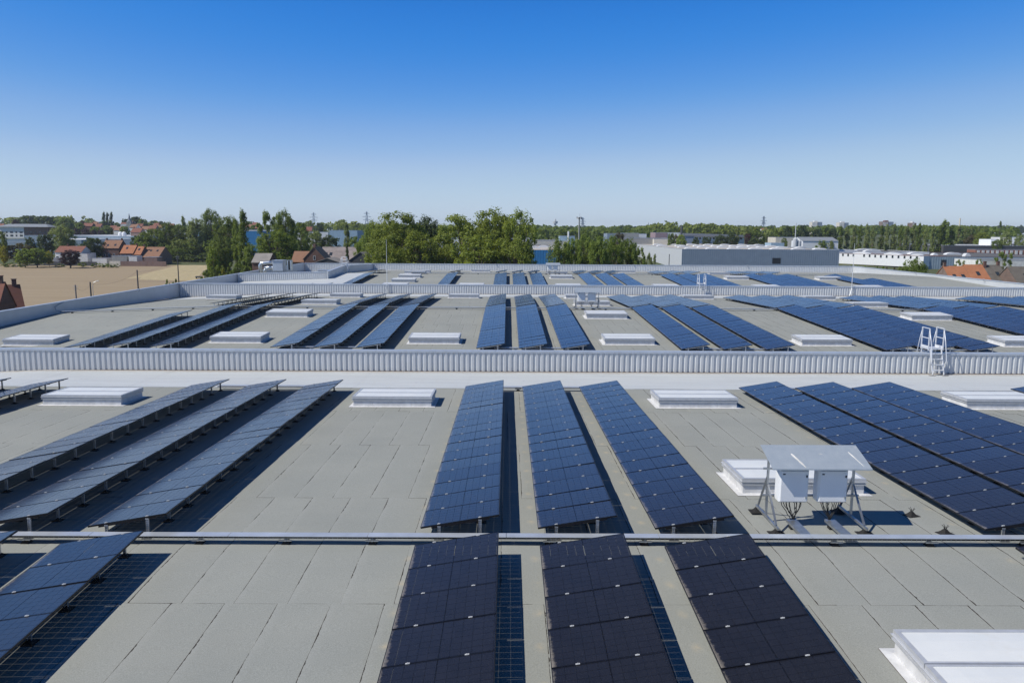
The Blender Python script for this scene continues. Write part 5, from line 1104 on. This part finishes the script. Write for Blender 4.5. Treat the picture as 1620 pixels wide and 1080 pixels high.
for i, px in enumerate((190.5, 196)):
    x, z_ = at(px, 366.5, 540); b = MB(); b.tube([(0, 0, 0), (0, 0, 1.6), (0, 0, 2.4), (0, 0, 2.8)], [1.5, 1.5, 1.1, .2], 12); tag(obj('storage_tank', b.mesh('storage_tank', ['whitewall']), None, (x, 540, z_ - 2.8)), 'white domed tank below the church, %s one' % ('left', 'right')[i], 'tank', 'white domed tanks')
# farm buildings behind the ducts
Yf = 205; zg = gz(Yf)
x, zt = at(497, 391.5, Yf); wf = (514 - 480) * Yf / FPX
house('brick farmhouse gable with an arched attic window behind the ducts', X(480, Yf), Yf, zg, wf, 7, zt - zg - 3.0, 3.0, 'brick', 'tile3', ridge='y', chim=((.5, .05),), name='farmhouse', wins=((.5, at(497, 411.5, Yf)[1] - zg, .6, 1.2),), group='farm buildings behind the ducts')
x, zt = at(462, 398, Yf + 5); house('orange tiled farm wing left of the brick gable', X(461, Yf + 2), Yf + 2, zg, (484 - 461) * Yf / FPX, 7, zt - zg - 2.6, 2.6, 'brick', 'tile2', chim=(), name='farmhouse', group='farm buildings behind the ducts')
x, zt = at(505, 391, 236); house('long barn with a mottled tiled roof', X(505, 230), 230, zg, (561 - 505) * 230 / FPX, 10, zt - zg - 4.2, 4.2, 'brick', 'barnroof', chim=(), sky=((.13, .5), (.27, .5)), name='barn', cat='barn', group='farm buildings behind the ducts')
x, zt = at(575, 399.5, 190); house('grey fibre-roofed barn with a dark open gable', X(546, 190), 190, zg, (594 - 546) * 190 / FPX, 14, zt - zg - 2.6, 2.6, 'charcoal', 'fibro', ridge='y', chim=(), name='barn', cat='barn', group='farm buildings behind the ducts')
x, zt = at(519, 409, 180); house('low grey-roofed shed before the long barn', X(493, 180), 180, zg, (541 - 493) * 180 / FPX, 8, zt - zg - 1.2, 1.2, 'charcoal', 'fibro', ridge='y', chim=(), name='barn', cat='barn', group='farm buildings behind the ducts')
x, zt = at(405, 402, 190); house('grey roofed shed left of the ducts', X(398, 190), 190, zg, 4, 7, zt - zg - 2, 2, 'brick', 'fibro', chim=(), name='barn', cat='barn', group='farm buildings behind the ducts')
# house below the left parapet
zb2 = gz(120); hx_, hz_ = at(30, 451, 118)
def old_house(label, xr, yr_, zr_, w, d, rh, th, wall, rf):       # xr, yr_: right end of the ridge
    c, s_ = math.cos(th), math.sin(th); ox = xr - (w * c - d / 2 * s_); oy = yr_ - (w * s_ + d / 2 * c)
    house(label, ox, oy, zb2, w, d, zr_ - zb2 - rh, rh, wall, rf, th, (), ((.93, .5),), (), 'house', 'old houses below the left parapet')
old_house('old brick house with steep dark red roof below the left parapet', hx_, 118, hz_, 9, 11, 6.0, R(40), 'brick', 'oldtile')
hx_, hz_ = at(7, 447, 108); old_house('old house with lighter roof at the very left edge', hx_, 108, hz_, 7, 6, 3.4, R(12), 'brick', 'redtile')
# poles along the field road with wires
pts = []
for i, (px, pt, Y, r_, lb) in enumerate(((119, 450.5, 150, .16, 'short concrete pole, left of the three by the field'), (142.5, 446, 155, .17, 'wooden pole beside the curved street lamp'), (216.8, 427, 170, .17, 'taller lone wooden pole at the field edge'), (280.5, 404, 205, .16, 'tall pole at the pale stubble'), (327.5, 414, 240, .15, 'small pole at the track bend'))):
    t, h_ = mast('utility_pole', lb, 'pole', px, pt, Y, r_, r_ * .8, 'charcoal' if i else 'concrete', group='poles along the field'); pts.append(Vector(t.location) + Vector((0, 0, h_ - .4)))
    if i in (0, 3): b = MB(); b.beam((-.5, 0, h_ - .3), (.5, 0, h_ - .3), .08, .08); b.beam((-.35, 0, h_ - .8), (.35, 0, h_ - .8), .08, .08); obj('crossarm', b.mesh('crossarm', ['galv']), t)
for i, (a, b_) in enumerate(zip(pts, pts[1:])):
    mb = MB(); q = [a.lerp(b_, f) - Vector((0, 0, 4 * f * (1 - f) * 1.0)) for f in [k / 8 for k in range(9)]]; mb.tube([p - a for p in q], .012, 4); tag(obj('overhead_wire', mb.mesh('overhead_wire', ['cable']), None, a), 'sagging overhead wire, %s span from the left' % OR[i], 'wire', 'wires along the field')
x, zt = at(146, 444.5, 153); t = thing('street_lamp', 'street lamp with a curved arm beside the wooden pole', 'street lamp', (x, 153, -10)); b = MB(); b.tube([(0, 0, 0), (0, 0, zt + 9), (.2, 0, zt + 9.7), (.9, 0, zt + 10)], .05, 6); obj('pole', b.mesh('pole', ['galv']), t); b = MB(); b.bbox(.8, 1.3, -.1, .1, zt + 9.95, zt + 10.1, .03); obj('lamp_head', b.mesh('lamp_head', ['galv']), t)
# parked car at the track bend, small feeder beam in the stubble
x, z_ = at(323, 428, 232)
t = thing('parked_car', 'small white car parked where the track bends', 'car', (x, 232, gz(232) + .1), .5); b = MB(); b.hexa([(-2, -.8, .25), (2, -.8, .25), (2, .8, .25), (-2, .8, .25), (-2, -.8, .85), (2, -.8, .8), (2, .8, .8), (-2, .8, .85)]); obj('body', b.mesh('body', ['whitewall']), t)
b = MB(); b.hexa([(-1.5, -.76, .86), (1.0, -.76, .83), (1.0, .76, .83), (-1.5, .76, .86), (-1.1, -.6, 1.4), (.4, -.6, 1.4), (.4, .6, 1.4), (-1.1, .6, 1.4)]); obj('cabin', b.mesh('cabin', ['winglass']), t)
for a in (-1.25, 1.25):
    for s in (-.78, .78): b = MB(); b.tube([(0, -.09, 0), (0, .09, 0)], .31, 10); obj('wheel', b.mesh('wheel', ['rubber']), t, (a, s, .31))
x, z_ = at(314, 423, 255); b = MB(); b.box(-1, 1, -.5, .5, .35, .8); b.box(-.9, -.8, -.4, .4, 0, .35); b.box(.8, .9, -.4, .4, 0, .35); tag(obj('feed_trough', b.mesh('feed_trough', ['charcoal']), None, (x, 255, gz(255) + .07)), 'small dark trough standing on the pale stubble', 'trough')

# ------------------------------------------------------------------ haze
def haze():
    mb = MB(); mb.box(-4300, 4300, -450, 4600, -12, 62); m = bpy.data.materials.new('pale_air'); m.use_nodes = True; nt = m.node_tree
    for n in list(nt.nodes):
        if n.type == 'BSDF_PRINCIPLED': nt.nodes.remove(n)
    pv = nt.nodes.new('ShaderNodeVolumePrincipled'); pv.inputs['Color'].default_value = (.78, .87, 1, 1); pv.inputs['Density'].default_value = HAZE; pv.inputs['Anisotropy'].default_value = .2
    nt.links.new(pv.outputs[0], nt.nodes['Material Output'].inputs['Volume']); o = obj('haze', mb.mesh('haze', [m])); tag(o, kind='stuff')
HAZE = .00011
haze()
